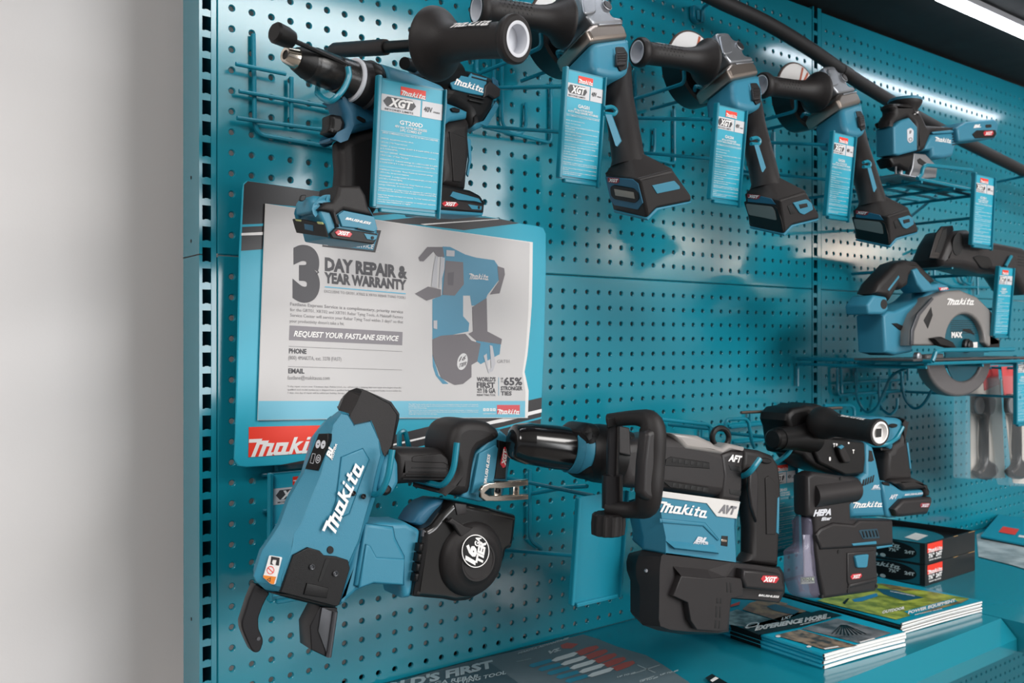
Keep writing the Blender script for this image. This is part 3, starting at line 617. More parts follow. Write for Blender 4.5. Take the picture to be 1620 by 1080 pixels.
M().disc(T, *ZC(964, 618), 4.2, [(0, 1), (.003, 1), (.004, .6), (.002, .4)], off=.013).build('hook_screw', BLKMET, bh)
M().disc(T, *ZC(1112, 606), 2.4, [(0, 1), (.0006, 1)], off=.0131).build('hook_hole', DARK, bh)
# wall hook that carries it
hk = thing('wire_hook', 'teal two-pronged wire hook under the grip of the rebar tying tool', 'hook', at(640, 760, .0), 'wire tool hooks')
def prong(m, tip, mid, low, d, r=.0036):
    a, b, c = at(*tip, d), at(*mid, d), at(*low, d-.01)
    m.wire([a, b, c, V((c.x, -.035, c.z)), V((c.x, -.004, c.z))], r, .022, 10)
m = M(); prong(m, ZC(150, 300), ZC(118, 520), ZC(50, 660), .228); m.build('prong', WIRE, hk)
m = M(); prong(m, ZC(652, 245), ZC(625, 470), ZC(545, 585), .228); m.build('prong', WIRE, hk)
xa, xb = at(*ZC(50, 660), .218).x, at(*ZC(545, 585), .218).x; za = at(*ZC(545, 585), .218).z
M().wire([V((xa-.03, -.004, za-.02)), V((xa-.03, -.004, za+.13)), V((xb+.01, -.004, za+.13)), V((xb+.01, -.004, za-.1)), V((xa-.03, -.004, za-.1))], .0026, .008).build('back_frame', WIRE, hk)
for z in (.0, -.045, .06): M().wire([V((xa-.05, -.0065, za+z)), V((xb+.02, -.0065, za+z))], .0026).build('cross_wire', WIRE, hk)
m = M(); a = at(*ZC(205, 290), .10); b = at(*ZC(312, 292), .10); t_ = at(*ZC(245, 165), .10)
m.wire([V((a.x, -.004, a.z-.02)), V((a.x, -.10, a.z-.02)), V((a.x, -.10, t_.z)), V((b.x-.012, -.10, t_.z+.002)), V((b.x, -.10, b.z-.02))], .0034, .02).build('keeper_loop', WIRE, hk)
L_ = at(430.7, 944, .075); holder_mesh(M(), L_, .0795, .144, tip=.02).build('sign_holder', WIRE, hk)
m = M().wire([V((L_.x+.02, -.004, L_.z+.05)), V((L_.x+.02, -.073, L_.z+.05))], .0026); m.build('sign_arm', WIRE, hk)
price_card(L_, 'GRT01', ['40V max XGT® BRUSHLESS', 'DEEP CAPACITY REBAR TYING TOOL'], 'teal and grey price card half hidden behind the rebar tying tool', 'most', .02, (.0795, .144))
# ================================================================ hammer drill, impact driver and their card
import types
def Q(x0, y0, k): return lambda x, y: (x0+x/k, y0+y/k)
az = math.radians(48.5); fa = V((-math.sin(az), -math.cos(az), 0)); fn = V((math.cos(az), -math.sin(az), 0))
G = at(565, 250, .2)
def LP(f, s_, z): return G+fa*f+fn*s_+V((0, 0, z))
E5, E6, E7 = Q(370, 270, 6.48), Q(430, 20, 6), Q(440, 160, 4.5)
dr = thing('hammer_drill', 'teal and black hammer drill with long black side handle and steel-nosed chuck, upper left', 'power tool', G)
A_, B_ = at(450, 86, .236), at(610, 147, .212)
tt = lambda f: (.172-f)/.222*1.28
tt = lambda x: (x-450)/160
ch = M().lathe(A_, B_, [(tt(484), .0150), (tt(486), .0170), (tt(490), .0178), (tt(492), .0184), (tt(524), .0186), (tt(526), .0178), (tt(527), .0190), (tt(548), .0200), (tt(552), .0205), (tt(553), .0150)], 40).build('chuck', mat('chuck_black', '1a1919', .28, bump=.2), dr)
M().lathe(A_, B_, [(tt(462), .0048), (tt(451), .0050), (tt(450), .0074), (tt(451), .0080), (tt(466), .0108), (tt(467), .0100)], 12).build('chuck_nose', CHROME, ch)
M().lathe(A_, B_, [(tt(466), .0100), (tt(466), .0118), (tt(482), .0165), (tt(486), .0168)], 40).build('chuck_cone', BLACK, ch)
M().lathe(A_, B_, [(tt(452.5), .0050), (tt(456), .001)], 24).build('bore', DARK, ch)
M().lathe(A_, B_, [(tt(551), .0222), (tt(552), .0238), (tt(555), .0238), (tt(557), .0225)], 40).build('clamp_ring', WPLA, dr)
M().lathe(A_, B_, [(tt(556), .0200), (tt(557), .0235), (tt(584), .0265), (tt(588), .0225)], 40).build('handle_clamp', GREY, dr)
M().lathe(A_, B_, [(tt(572), .0262), (tt(575), .0272), (tt(577), .0268)], 40).build('clamp_band', GUN, dr)
M().lathe(A_, B_, [(tt(586), .020), (tt(590), .0270), (tt(640), .030), (tt(690), .030), (tt(700), .02)], 36).build('motor_housing', TOOL, dr)
hs = lambda x: atD(x, 80-(x-523)*.0615, 1.0-(x-600)*.00056)
M().tube([hs(524), hs(530), hs(606), hs(611)], [.006, .0085, .0088, .0085], 24).build('handle_socket', GREY, dr)
M().tube([hs(606), hs(692)], .0064, 20).build('handle_rod', BLACK, dr)
HA, HB = hs(680), hs(819); ln = (HB-HA).length
hd = M().lathe(HA, HB, [(.00, .0065), (.0, .012), (.03, .030), (.05, .0365), (.07, .0385), (.09, .0380), (.13, .034), (.19, .026), (.27, .0205), (.40, .0180), (.60, .0172), (.80, .0176), (.89, .0185), (.92, .0225), (.95, .0240), (.985, .0236), (1.0, .0215), (1.0, .0150)], 48, False).build('side_handle', RUB, dr)
M().lathe(HA, HB, [(1.006, .0172), (1.008, .0162), (1.004, .0140), (.90, .0136), (.88, .001)], 40, False).build('handle_end_ring', WPLA, hd)
# handle logo wrapped on the grip
ax = (HB-HA).normalized(); e1 = (V((0, 0, 1))-ax*ax.z).normalized(); e2 = ax.cross(e1)
if e2.dot(CAM-HA) < 0: e2 = -e2
def wrap(m, A, ax, e1, e2, r, x0, x1, a0, hgt):
    for loops in LOGO:
        L = [[(x0+(x-160)/1585*(x1-x0), (728-25*(x-205)/1000-y)/330*hgt) for x, y in l] for l in loops]
        flatv = [V((p[0], p[1], 0)) for l in L for p in l]
        tri = tessellate_polygon([[V((p[0], p[1], 0)) for p in l] for l in L])
        vs = []
        for p in flatv: a = a0+p.y/r; vs.append(A+ax*p.x+e2*math.cos(a)*r+e1*math.sin(a)*r)
        m.add(vs, [tuple(t) for t in tri])
m = M(); wrap(m, HA, ax, e1, e2, .0192, ln*.30, ln*.78, .62, .0125); m.build('logo', WHITE, hd)
M().lathe(atD(577, 118, .985), atD(606, 117, .955), [(0, .010), (.2, .0135), (.6, .012), (.9, .006), (1, .001)], 20, True, .8).build('clamp_knob', BLACK, dr)
R0 = at(*E6(115, 225), .262); R1 = at(*E6(815, 540), .235)
gq = M().tube([R0, R1], .0026, 8).build('depth_rod', BLACK, dr)
M().lathe(R0-(R1-R0).normalized()*.012, R0+(R1-R0).normalized()*.012, [(0, .0085), (.1, .0105), (.6, .0100), (.9, .0085), (1, .004)], 24).build('rod_knob', BLACK, gq)
GQ = Plane(565, 250, .215, yaw=-.08)
M().slab(GQ, mp(E7, [(405,-20),(440,0),(480,90),(492,160),(462,230),(385,258),(390,275),(440,275),(520,232),(720,180),(720,-40),(560,-60)]), .034, .008, off=.004, steps=4).build('trigger_housing', TOOLD, dr)
M().slab(GQ, rounded(mp(E7, [(375,95),(400,88),(460,100),(486,150),(470,220),(430,250),(355,215),(375,170)]), 3), .022, .005, off=.003).build('trigger', BLACK, dr)
M().slab(GQ, rounded(mp(E7, [(560,108),(575,104),(625,130),(622,152),(600,150),(562,125)]), 2), .002, .0005, off=.005).build('direction_switch', DARK, dr)
M().slab(GQ, mp(E7, [(450,290),(462,272),(530,228),(700,180),(760,190),(770,700),(690,820),(560,780),(425,725),(450,620),(460,480),(452,380)]), .028, .012, off=0, steps=5).build('grip', RUB, dr)
F5 = Plane(555, 350, .240, yaw=-.05)
ft = M().slab(F5, rounded(mp(E5, [(1010,300),(1200,345),(1390,365),(1440,460),(1476,600),(1468,690),(1440,755),(1100,712),(960,690),(925,550),(868,430),(880,380),(950,320)]), 3), .052, .003, off=0).build('battery_foot', TOOL, dr)
M().slab(F5, rounded(mp(E5, [(835,245),(960,258),(1022,300),(1010,325),(940,325),(868,400),(905,440),(800,420),(790,300)]), 4), .040, .008, off=-.001, steps=4).build('release_cover', TOOL, dr)
OPN = plane3(F5, (*E5(960, 690), 0), (*E5(635, 645), -.050), (*E5(850, 440), 0)).sh(.0022)
M().slab(F5, mp(E5, [(1060,235),(1010,315),(940,320),(865,400),(1000,428),(1048,545),(1050,580),(1095,575),(1062,450),(1130,402),(1442,465),(1385,360),(1360,250),(1300,150),(1080,150)]), .045, .004, off=.004, steps=4).build('foot_shroud', RUB, dr)
fp = M().slab(F5, mp(E5, [(1070,450),(1130,408),(1440,470),(1474,598),(1440,625),(1270,588),(1110,570)]), .003, .0006, off=.0025).build('foot_panel', TOOL, dr)
m = M(); text(m, F5, 'BRUSHLESS', E5(1142, 498), E5(1400, 552), (1.4, -3.4), .0030, .04, .2); m.build('lettering', WHITE, fp)
M().slab(F5, mp(E5, [(1270,583),(1440,625),(1440,632),(1268,597)]), .001, .0002, off=.0032).build('panel_slot', DARK, fp)
sx = M().slab(F5, mp(E5, [(988,640),(1046,582),(1474,645),(1470,690),(1432,752),(1012,692)]), .004, .001, off=.004).build('badge_strip', BLACK, dr)
rb_ = M().slab(F5, mp(E5, [(1038,630),(1072,605),(1190,624),(1216,648),(1190,682),(1062,664)]), .0015, .0004, off=.0050).build('voltage_badge', REDB, sx)
m = M(); text(m, F5, 'XGT', E5(1062, 650), E5(1180, 664), (1.6, -5.2), .0054, .06, .15); m.build('lettering', WHITE, rb_)
co_ = M().slab(F5, mp(E5, [(1335,643),(1472,662),(1462,700),(1436,712),(1366,700)]), .0012, .0003, off=.0048).build('corner_plate', TOOL, sx)
M().disc(F5, *E5(1420, 687), 2.6, [(0, 1), (.0006, 1)], off=.0050).build('screw_hole', DARK, sx)
oc = M().slab(OPN, mp(E5, [(600,498),(690,502),(920,548),(958,682),(642,636),(622,580)]), .002, .0002, off=.0010).build('battery_slot', DARK, dr)
for l in ([(625,500),(690,505),(690,522),(640,515)], [(850,525),(905,530),(915,552),(860,545)]): M().slab(OPN, mp(E5, l), .001, .0002, off=.0014).build('contact', mat('contact_yellow', 'b9bf7a', .5), oc)
M().slab(OPN, mp(E5, [(720,545),(810,562),(815,620),(725,600)]), .001, .0002, off=.0014).build('slot_rib', TOOLD, oc)
M().slab(F5.sh(-.012), rounded(mp(E5, [(690,250),(742,245),(738,295),(705,315),(672,305)]), 2), .003, .0008, off=.0020).build('release_button', BLACK, dr)
m = M(); text(m, wallplane(.19), 'BL', E6(1135, 590), E6(1215, 612), (1, -4.2), 0, .05, .2); m.build('lettering', WHITE, dr)
# impact driver
E8 = Q(620, 0, 3.177); E18 = Q(700, 110, 18); E54 = Q(580, 310, 5.4)
IP = Plane(735, 220, .170, yaw=-.30)
im = thing('impact_driver', 'teal and black impact driver with white logo hanging behind the drill side handle', 'power tool', at(735, 220, .15))
M().slab(IP, rounded(mp(E8, [(200,470),(265,440),(318,372),(340,338),(420,350),(520,382),(542,425),(546,480),(534,500),(515,560),(470,628),(410,648),(390,575),(330,535),(200,520)]), 5), .055, .014, off=0, steps=5).build('motor_housing', BLACK, im)
M().slab(IP, mp(E8, [(410,640),(392,572),(470,600),(505,540),(526,500),(538,498),(520,562),(474,636),(428,658)]), .048, .008, off=-.003).build('rear_rim', TOOL, im)
pn = M().slab(IP, [(713.5, 120), (718, 116.5), (742, 122), (746.5, 115.5), (771, 123), (770, 131), (769, 139), (764, 151.5), (742, 147.5), (717, 141), (712.2, 130)], .003, .001, off=.0025).build('side_panel', TOOL, im)
m = M(); logo(m, IP, (717.2, 133), (765, 146.6), (.9, -10.6), .0031); m.build('logo', WHITE, pn)
for l in ([(865,95),(1260,208),(1258,236),(860,128)], [(848,188),(1280,308),(1275,336),(845,226)], [(765,712),(1220,822),(1215,860),(765,748)], [(775,840),(1190,920),(1180,975),(775,880)]): M().slab(IP, mp(E18, l), .002, .0003, off=.0035).build('vent_slot', DARK, im)
for k in range(4): M().slab(IP, mp(E8, [(505+k*8, 388+k*5), (509+k*8, 388+k*5), (516+k*7, 430+k*4), (512+k*7, 430+k*4)]), .002, .0003, off=.0012).build('vent_rib', TOOLD, im)
M().slab(IP, mp(E8, [(470,430),(495,405),(548,445),(546,482),(520,498),(488,480),(465,490)]), .006, .002, off=.0045).build('rear_band', GREY, im)
M().slab(IP, mp(E8, [(230,520),(265,508),(330,532),(386,558),(382,596),(300,610),(240,655),(210,650)]), .04, .006, off=.003, steps=4).build('trigger_housing', TOOL, im)
M().slab(IP, rounded(mp(E8, [(298,545),(315,538),(345,548),(342,566),(308,562)]), 2), .004, .001, off=.006).build('direction_switch', BLACK, im)
M().slab(IP, mp(E8, [(243,655),(300,602),(388,582),(406,622),(400,680),(406,760),(392,870),(386,955),(335,950),(250,935),(256,850),(240,760)]), .036, .013, off=0, steps=5).build('grip', RUB, im)
M().slab(IP, mp(E8, [(380,690),(398,702),(402,800),(386,888),(378,876),(390,800)]), .003, .001, off=-.001).build('grip_inlay', TOOL, im)
M().slab(IP, mp(E8, [(290,660),(370,690),(372,860),(350,915),(310,910),(300,760)]), .002, .001, off=.0012).build('grip_pad', RUB, im)
M().slab(IP, rounded(mp(E8, [(222,928),(262,924),(400,955),(450,982),(470,1022),(464,1078),(330,1075),(213,1060),(238,1000)]), 4), .055, .004, off=.006).build('battery_foot', BLACK, im)
M().slab(IP, mp(E8, [(213,1050),(464,1068),(455,1086),(225,1074)]), .05, .002, off=.0065).build('foot_rim', TOOL, im)
M().slab(IP, mp(E54, [(715,0),(740,-40),(960,20),(985,60),(930,45),(780,32)]), .002, .0006, off=.0075).build('foot_panel', TOOL, im)
sx = M().slab(IP, mp(E54, [(590,80),(640,35),(780,42),(830,48),(900,60),(1000,78),(985,135),(880,125),(620,100)]), .003, .0006, off=.0075).build('badge_strip', GREY, im)
rb_ = M().slab(IP, mp(E54, [(645,65),(668,45),(765,52),(786,72),(765,92),(665,88)]), .0012, .0003, off=.0084).build('voltage_badge', REDB, sx)
m = M(); text(m, IP, 'XGT', E54(665, 80), E54(760, 84), (1.2, -5.2), .0088, .06, .15); m.build('lettering', WHITE, rb_)
M().slab(IP, mp(E54, [(865,70),(985,88),(982,118),(900,112)]), .001, .0003, off=.0080).build('corner_plate', TOOL, sx)
M().disc(IP, *E54(958, 98), 2.4, [(0, 1), (.0006, 1)], off=.0081).build('screw_hole', DARK, sx)
nA, nB = at(712, 122, .15), at(640, 100, .21)
M().lathe(nA, nB, [(0, .022), (.3, .021), (.55, .016), (.6, .012), (.62, .008), (1, .007)], 28).build('hammer_case', BLACK, im)
M().lathe(nA, nB, [(.62, .0095), (.8, .0095), (.82, .007)], 20).build('bit_collar', STEEL, im)
# display hook for both tools
hk = thing('wire_hook', 'teal wire rack at the upper left carrying the hammer drill and impact driver', 'hook', at(400, 130, 0), 'wire tool hooks')
def bar(px, d, r=.0026, bend=.008): return M().wire([at(x, y, d) for x, y in px], r, bend)
bar([(401, 54), (401, 60), (403, 200), (412, 213), (532, 234)], .006, .0030).build('back_frame', WIRE, hk)
bar([(373, 101), (452, 117)], .018, .0027).build('cross_wire', WIRE, hk)
bar([(378, 144), (533, 171)], .012, .0027).build('cross_wire', WIRE, hk)
bar([(375, 186.5), (530, 208)], .012, .0027).build('cross_wire', WIRE, hk)
bar([(461, 122), (461, 203)], .009, .0030).build('upright_wire', WIRE, hk)
m = M(); cp = mp(E6, [(722,515),(738,600),(690,720),(615,805),(555,848),(490,820),(432,765)])
pts = [at(*p, d_) for p, d_ in zip(cp, (.262, .262, .262, .260, .255, .245, .225))]; e = pts[-1]
m.tube([V(p) for p in [pts[0]]]+fillet3(pts, .02)[1:]+[at(505, 112, .150), at(548, 132, .006)], .0030, 10); m.build('cradle_wire', WIRE, hk)
M().lathe(at(527, 171, .03), at(536, 172.5, .03), [(0, .0040), (1, .0040)], 10).build('cut_end', STEEL, hk)
L1 = at(594, 322.5, .236); holder_mesh(M(), L1, .0775, .131).build('sign_holder', WIRE, hk)
c = at(640, 290, .225); M().wire([V((c.x, -.222, c.z)), V((c.x, -.01, c.z)), V((c.x, -.006, c.z-.05))], .0028).build('sign_arm', WIRE, hk)
price_card(L1, 'GT200D', ['40V max XGT® BRUSHLESS', '2-PC. COMBO KIT'], 'teal and grey price card in front of the hammer drill grip', size=(.0775, .131))
# ================================================================ three angle grinders on the upper row
E4, E5g = Q(990, 30, 5.0625), Q(1100, 200, 5.686)
GP = Plane(*E5g(940, 740), .300, pitch=.40)
FPL = Plane(*E5g(940, 740), .300, pitch=-.27)
def W(x, y, off): return GP.hit(x, y, off)
def FW(x, y, off): return FPL.hit(x, y, off)
g2 = thing('angle_grinder', 'second angle grinder of the row of three, between the nearest grinder and the middle upright', 'power tool', at(1200, 200, .2), 'angle grinders on the upper row')
M().tube([W(*E4(985, 660), -.022), W(1190, 200, -.020), W(*E5g(600, 345), -.018), W(*E5g(634, 500), -.018), W(*E5g(640, 540), -.020)], [.0192, .0200, .0204, .0210, .0240], 36).build('grip', RUB, g2)
M().tube([W(*p, o_) for p, o_ in ((E4(1072, 740), -.008), (E5g(690, 200), -.0065), (E5g(742, 500), -.007))], .0006, 6).build('grip_seam', BLACK, g2)
fr = mp(E5g, [(760,660),(1000,582),(1032,640),(1120,790),(1113,834),(870,892),(800,970)])
M().slab(FPL, rounded(fr, 3), .066, .004).build('battery_foot', RUB, g2)
c0 = W(*E5g(638, 520), -.020); ax_ = (W(*E5g(560, 0), -.02)-c0).normalized()
e1 = V((1, 0, 0)); e2 = ax_.cross(e1)
ring = [c0+(e1*math.cos(k*PI/8)+e2*math.sin(k*PI/8))*.0225 for k in range(16)]
M().hull(ring+[FW(*E5g(755, 668), -.002), FW(*E5g(1000, 584), -.002), FW(*E5g(1000, 584), -.002)-FPL.n*.062, FW(*E5g(755, 668), -.002)-FPL.n*.062]).build('foot_shoulder', RUB, g2, bev=.003)
M().slab(FPL, mp(E5g, [(872,888),(1115,830),(1108,845),(880,905),(805,985),(795,970)]), .064, .001, off=.0006).build('foot_rim', TOOL, g2)
LF = planeV(FW(*E5g(760, 660), 0), FW(*E5g(800, 970), 0), FW(*E5g(760, 660), 0)-FPL.n*.06).sh(.0012)
fw_ = M().slab(LF, rounded(mp(E5g, [(432,675),(690,703),(738,735),(772,850),(790,955),(500,885)]), 3), .003, .001).build('window_frame', BLACK, g2)
M().slab(LF, rounded(mp(E5g, [(452,695),(690,722),(716,762),(732,846),(620,822),(480,795)]), 3), .001, .0003, off=.0006).build('window', mat('smoked_window', '6f7371', .15), fw_)
M().slab(LF, mp(E5g, [(470,650),(560,640),(590,628),(682,650),(722,702),(470,678)]), .001, .0003, off=.0004).build('side_stripe', TOOLD, g2)
rb_ = M().slab(LF, mp(E5g, [(468,608),(582,622),(574,648),(545,658),(466,640)]), .001, .0003, off=.0010).build('voltage_badge', mat('dim_red_badge', '8e2f3a', .4), g2)
m = M(); text(m, LF, 'XGT', E5g(475, 638), E5g(565, 646), (1, -4), .0013, .05, .15); m.build('lettering', WHITE, rb_)
M().slab(FPL, rounded(mp(E5g, [(880,688),(1005,655),(1050,690),(1062,748),(980,795),(940,778)]), 2), .003, .0008, off=.0016).build('release_plate', TOOL, g2)
M().slab(FPL, mp(E5g, [(932,702),(1005,690),(1015,722),(945,740)]), .001, .0003, off=.0020).build('release_latch', DARK, g2)
M().slab(FPL, mp(E5g, [(830,715),(862,700),(905,780),(858,790)]), .001, .0003, off=.0008).build('foot_notch', DARK, g2)
hb = M().slab(GP, rounded(mp(E4, [(850,478),(1072,432),(1092,520),(1102,600),(1098,708),(1010,728),(905,700),(870,640)]), 8), .058, .009, off=.004, steps=4).build('motor_housing', TOOL, g2)
M().slab(GP, rounded(mp(E4, [(985,520),(1010,500),(1060,510),(1085,560),(1092,660),(1050,690),(1020,640)]), 3), .004, .0015, off=.0055).build('switch_bezel', TOOL, g2)
sw = M().slab(GP, rounded(mp(E4, [(1000,512),(1050,510),(1080,560),(1086,665),(1048,684),(1022,640)]), 2), .003, .0008, off=.0065).build('switch_recess', DARK, g2)
M().slab(GP, rounded(mp(E4, [(1018,550),(1072,545),(1084,640),(1030,645)]), 2), .006, .002, off=.0105).build('slide_switch', GREY, sw)
for k in range(4): M().tube([W(*E4(1022+k*2, 560+k*18), .0106), W(*E4(1074+k*2, 556+k*18), .0106)], .0005, 6).build('switch_rib', BLACK, sw)
HL = planeV(W(*E4(860, 480), -.012), W(*E4(880, 660), -.012), W(*E4(860, 480), -.012)-GP.n*.05).sh(.004)
m = M(); logo(m, HL, E4(776, 600), E4(800, 800), (6.2, -.5), .0006); m.build('logo', WHITE, g2)
M().slab(GP, rounded(mp(E4, [(815,395),(848,350),(1010,328),(1046,368),(1073,434),(858,478)]), 3), .070, .006, off=.007, steps=4).build('gear_collar', mat('satin_metal', 'a59a92', .35, metal=.9), g2)
CL = planeV(W(*E4(835, 430), -.004), W(*E4(870, 475), -.004), W(*E4(835, 430), -.004)-GP.n*.05).sh(.0036)
for k in range(3): M().slab(CL, mp(E4, [(755+k*22, 440-k*8), (760+k*22, 438-k*8), (782+k*22, 494-k*8), (777+k*22, 496-k*8)]), .001, .0002, off=.0008).build('cooling_slot', WPLA, g2)
M().slab(GP, mp(E4, [(885,350),(1020,335),(1030,346),(890,362)]), .003, .001, off=.0085).build('collar_rib', STEEL, g2)
M().slab(GP, rounded(mp(E4, [(722,108),(820,106),(862,165),(905,168),(935,212),(940,268),(955,290),(1005,296),(1030,332),(845,354),(800,300),(745,160)]), 4), .066, .004, off=.002, steps=3).build('gear_head', STEEL, g2)
M().slab(GP, rounded(mp(E4, [(750,130),(815,128),(850,190),(858,270),(790,285),(770,220)]), 4), .004, .002, off=.0045).build('head_plate', STEEL, g2)
kb = M().disc(GP, *E4(905, 222), 8.2, [(0, 1), (.0030, 1), (.0034, .85), (.002, .8)], off=.001).build('lock_ring', STEEL, g2)
M().disc(GP, *E4(908, 224), 6.6, [(0, 1), (.0038, 1), (.0042, .8)], off=.001).build('lock_button', GREY, kb)
# side handle
HA, HB = at(1121, 98, .190), at(1008, 82, .172)
hd = M().lathe(HA, HB, [(.0, .012), (.01, .029), (.03, .0335), (.05, .0338), (.07, .0325), (.11, .027), (.17, .0215), (.25, .0180), (.34, .0162), (.48, .0156), (.6, .0156), (.8, .0158), (.88, .0165), (.91, .0195), (.94, .0210), (.985, .0206), (1, .0190), (1, .0150)], 44, False).build('side_handle', RUB, g2)
M().lathe(HA, HB, [(1.003, .0160), (1.005, .0150), (1.0, .0140), (.88, .0132), (.86, .001)], 36, False).build('handle_end_ring', WPLA, hd)
ax = (HB-HA).normalized(); ln = (HB-HA).length
e1 = (V((0, 0, 1))-ax*ax.z).normalized(); e2 = ax.cross(e1); e2 = e2 if e2.dot(CAM-HA) > 0 else -e2
m = M()
for r_ in range(4):
    for k in range(9):
        a = .75-r_*.30; t = .44+k*.048+(r_ % 2)*.024; r = .0158; c = HA+ax*(ln*t)+e2*math.cos(a)*r+e1*math.sin(a)*r; nn = (e2*math.cos(a)+e1*math.sin(a))
        m.lathe(c-nn*.001, c+nn*.0003, [(0, .0011), (1, .0011)], 6)
o = m.build('grip_dimples', BLACK, hd); o['kind'] = 'stuff'
def wrap2(m, A, ax, e1, e2, r, x0, x1, a0, hgt):
    for loops in LOGO:
        fl = [V((x0+(x-160)/1585*(x1-x0), (728-25*(x-205)/1000-y)/330*hgt, 0)) for l in loops for x, y in l]
        m.add([A+ax*p.x+e2*math.cos(a0+p.y/r)*r+e1*math.sin(a0+p.y/r)*r for p in fl], [tuple(t) for t in tessellate_polygon([[V((x, y, 0)) for x, y in l] for l in loops])])
m = M(); wrap2(m, HA+ax*(ln*.86), -ax, e1, e2, .0164, 0, ln*.42, 1.0, .012); m.build('logo', WHITE, hd)
# abrasive disc under a guard, facing the wall side
dc = at(1094, 109, .095); dn = V((0, -1, 0))
dk = M().lathe(dc, dc+dn, [(0, .010), (0, .0612), (.0018, .0615), (.003, .061), (.0032, .052), (.0032, .01)], 56).build('abrasive_disc', mat('abrasive_brown', '4a3a33', .8, bump=.6, bscale=800), g2)
def pol(r, a, y=-.0036): return dc+V((math.cos(a)*r, y, math.sin(a)*r))
arc = lambda r, a0, a1, n=24: [pol(r, a0+(a1-a0)*k/n) for k in range(n+1)]
M().poly([arc(.0585, 0, 2*PI, 48)[:-1]]).build('disc_label', PWHITE, dk)
for a in (.95, 1.25, 2.75): M().poly([[p+V((0, -.0004, 0)) for p in (pol(.057, a), pol(.057, a+.09), pol(.03, a+.16), pol(.03, a))]]).build('label_stripe', mat('rust_print', 'b5532f', .5), dk)
M().poly([[p+V((0, -.0004, 0)) for p in (pol(.056, .45), pol(.057, .85), pol(.036, .85), pol(.036, .45))]]).build('label_panel', mat('ochre_print', 'b08a3e', .5), dk)
m = M(); a0, a1 = PI*.93, PI*2.02
for y in (0,):
    m.loft([[pol(.064, a0+(a1-a0)*k/30, y_) for k in range(31)] for y_ in (.006, -.030)]+[[pol(.061, a0+(a1-a0)*k/30, -.034) for k in range(31)], [pol(.020, a0+(a1-a0)*k/30, -.034) for k in range(31)], [pol(.020, a0+(a1-a0)*k/30, .004) for k in range(31)], [pol(.064, a0+(a1-a0)*k/30, .006) for k in range(31)]], False, False, False)
m.build('blade_guard', mat('guard_black', '121214', .3), g2)
M().lathe(dc, W(*E4(800, 270), -.03), [(0, .014), (.4, .016), (.6, .022), (1, .022)], 20).build('spindle', STEEL, g2)
# hook carrying one grinder
def wp(l, d): return [at(*E4(x, y), d) for x, y in l]
hk = thing('wire_hook', 'teal wire hook behind the second angle grinder', 'hook', at(1050, 200, 0), 'wire tool hooks')
pe = at(1126, 189, .234); ps = at(1046, 201, .05)
M().wire([V((ps.x-.03, -.004, ps.z+.10)), V((ps.x-.03, -.006, ps.z)), V((pe.x, -.06, ps.z)), pe], .0028, .012).build('sign_arm', WIRE, hk)
M().wire([V((ps.x-.015, -.005, ps.z+.1)), V((ps.x-.015, -.006, ps.z-.04)), V((ps.x+.03, -.006, ps.z-.04)), V((ps.x+.03, -.006, ps.z+.01))], .0027, .022, 8).build('back_loop', WIRE, hk)
M().wire([V((ps.x+.08, -.005, ps.z+.05)), V((ps.x+.08, -.006, ps.z-.045)), V((pe.x+.02, -.03, ps.z-.045)), V((pe.x+.02, -.234, pe.z-.055))], .0027, .010).build('lower_arm', WIRE, hk)
u0, u1, u2 = at(*E4(288, 575), .11), at(*E4(472, 512), .155), at(*E4(466, 415), .155)
M().wire([V((u0.x, -.006, u0.z+.03)), V((u0.x, -.006, u0.z)), V((u0.x, -.10, u0.z)), u1, u2], .0030, .012).build('tool_prong', WIRE, hk)
v0, v1 = at(*E4(560, 530), .150), at(*E4(650, 572), .150)
M().wire([V((v0.x+.05, -.006, v0.z)), V((v0.x+.05, -.10, v0.z)), v0, v1], .0030, .012).build('tool_prong', WIRE, hk)
lp = [at(*E5g(x, y), .285) for x, y in [(500, 112), (555, 98), (585, 130), (570, 162), (500, 155)]]
M().wire(lp, .0026, .006).build('latch_loop', WIRE, hk)
M().hull([at(*E5g(x, y), d_) for x, y in [(530,165),(570,165),(635,370),(608,412),(598,405),(602,350)] for d_ in (.296, .300)]).build('latch_lever', TOOL, hk)
def gcard(x, y, dx, src_hook): L = at(x, y, .236); return L
for bx, by, par, title, lines, lab in ((1124, 311, hk, 'GAG04', ['40V max XGT® BRUSHLESS', '4-1/2"/5" ANGLE GRINDER, WITH BRAKE'], 'teal and grey price card hanging in front of the second angle grinder'),):
    L = at(bx, by, .236); holder_mesh(M(), L, .0605, .128).build('sign_holder', WIRE, par); price_card(L, title, lines, lab, size=(.0605, .128))
STEP = .2794
def shift(o, k): return o.location+V((STEP*k, 0, 0))
h3 = copy_tree(hk, shift(hk, 1), 'teal wire hook behind the third angle grinder, by the middle upright', 'wire tool hooks')
h1 = copy_tree(hk, shift(hk, -1), 'teal wire hook behind the first angle grinder, beside the impact driver', 'wire tool hooks')
L2 = at(1124, 311, .236)
price_card(L2+V((STEP, 0, 0)), 'GAG06', ['40V max XGT® BRUSHLESS', '4-1/2"/5" ANGLE GRINDER, WITH BRAKE'], 'teal and grey price card in front of the third angle grinder, by the middle upright', size=(.0605, .128))
price_card(L2-V((STEP, 0, 0)), 'GAG01', ['40V max XGT® BRUSHLESS', '4-1/2"/5" ANGLE GRINDER, WITH BRAKE'], 'teal and grey price card hanging in front of the first angle grinder', size=(.0605, .128))
g3 = copy_tree(g2, shift(g2, 1), 'third angle grinder, by the middle upright, its head under the black pole')
g1 = copy_tree(g2, shift(g2, -1), 'nearest angle grinder, its head cut by the top edge, slim window in its foot')
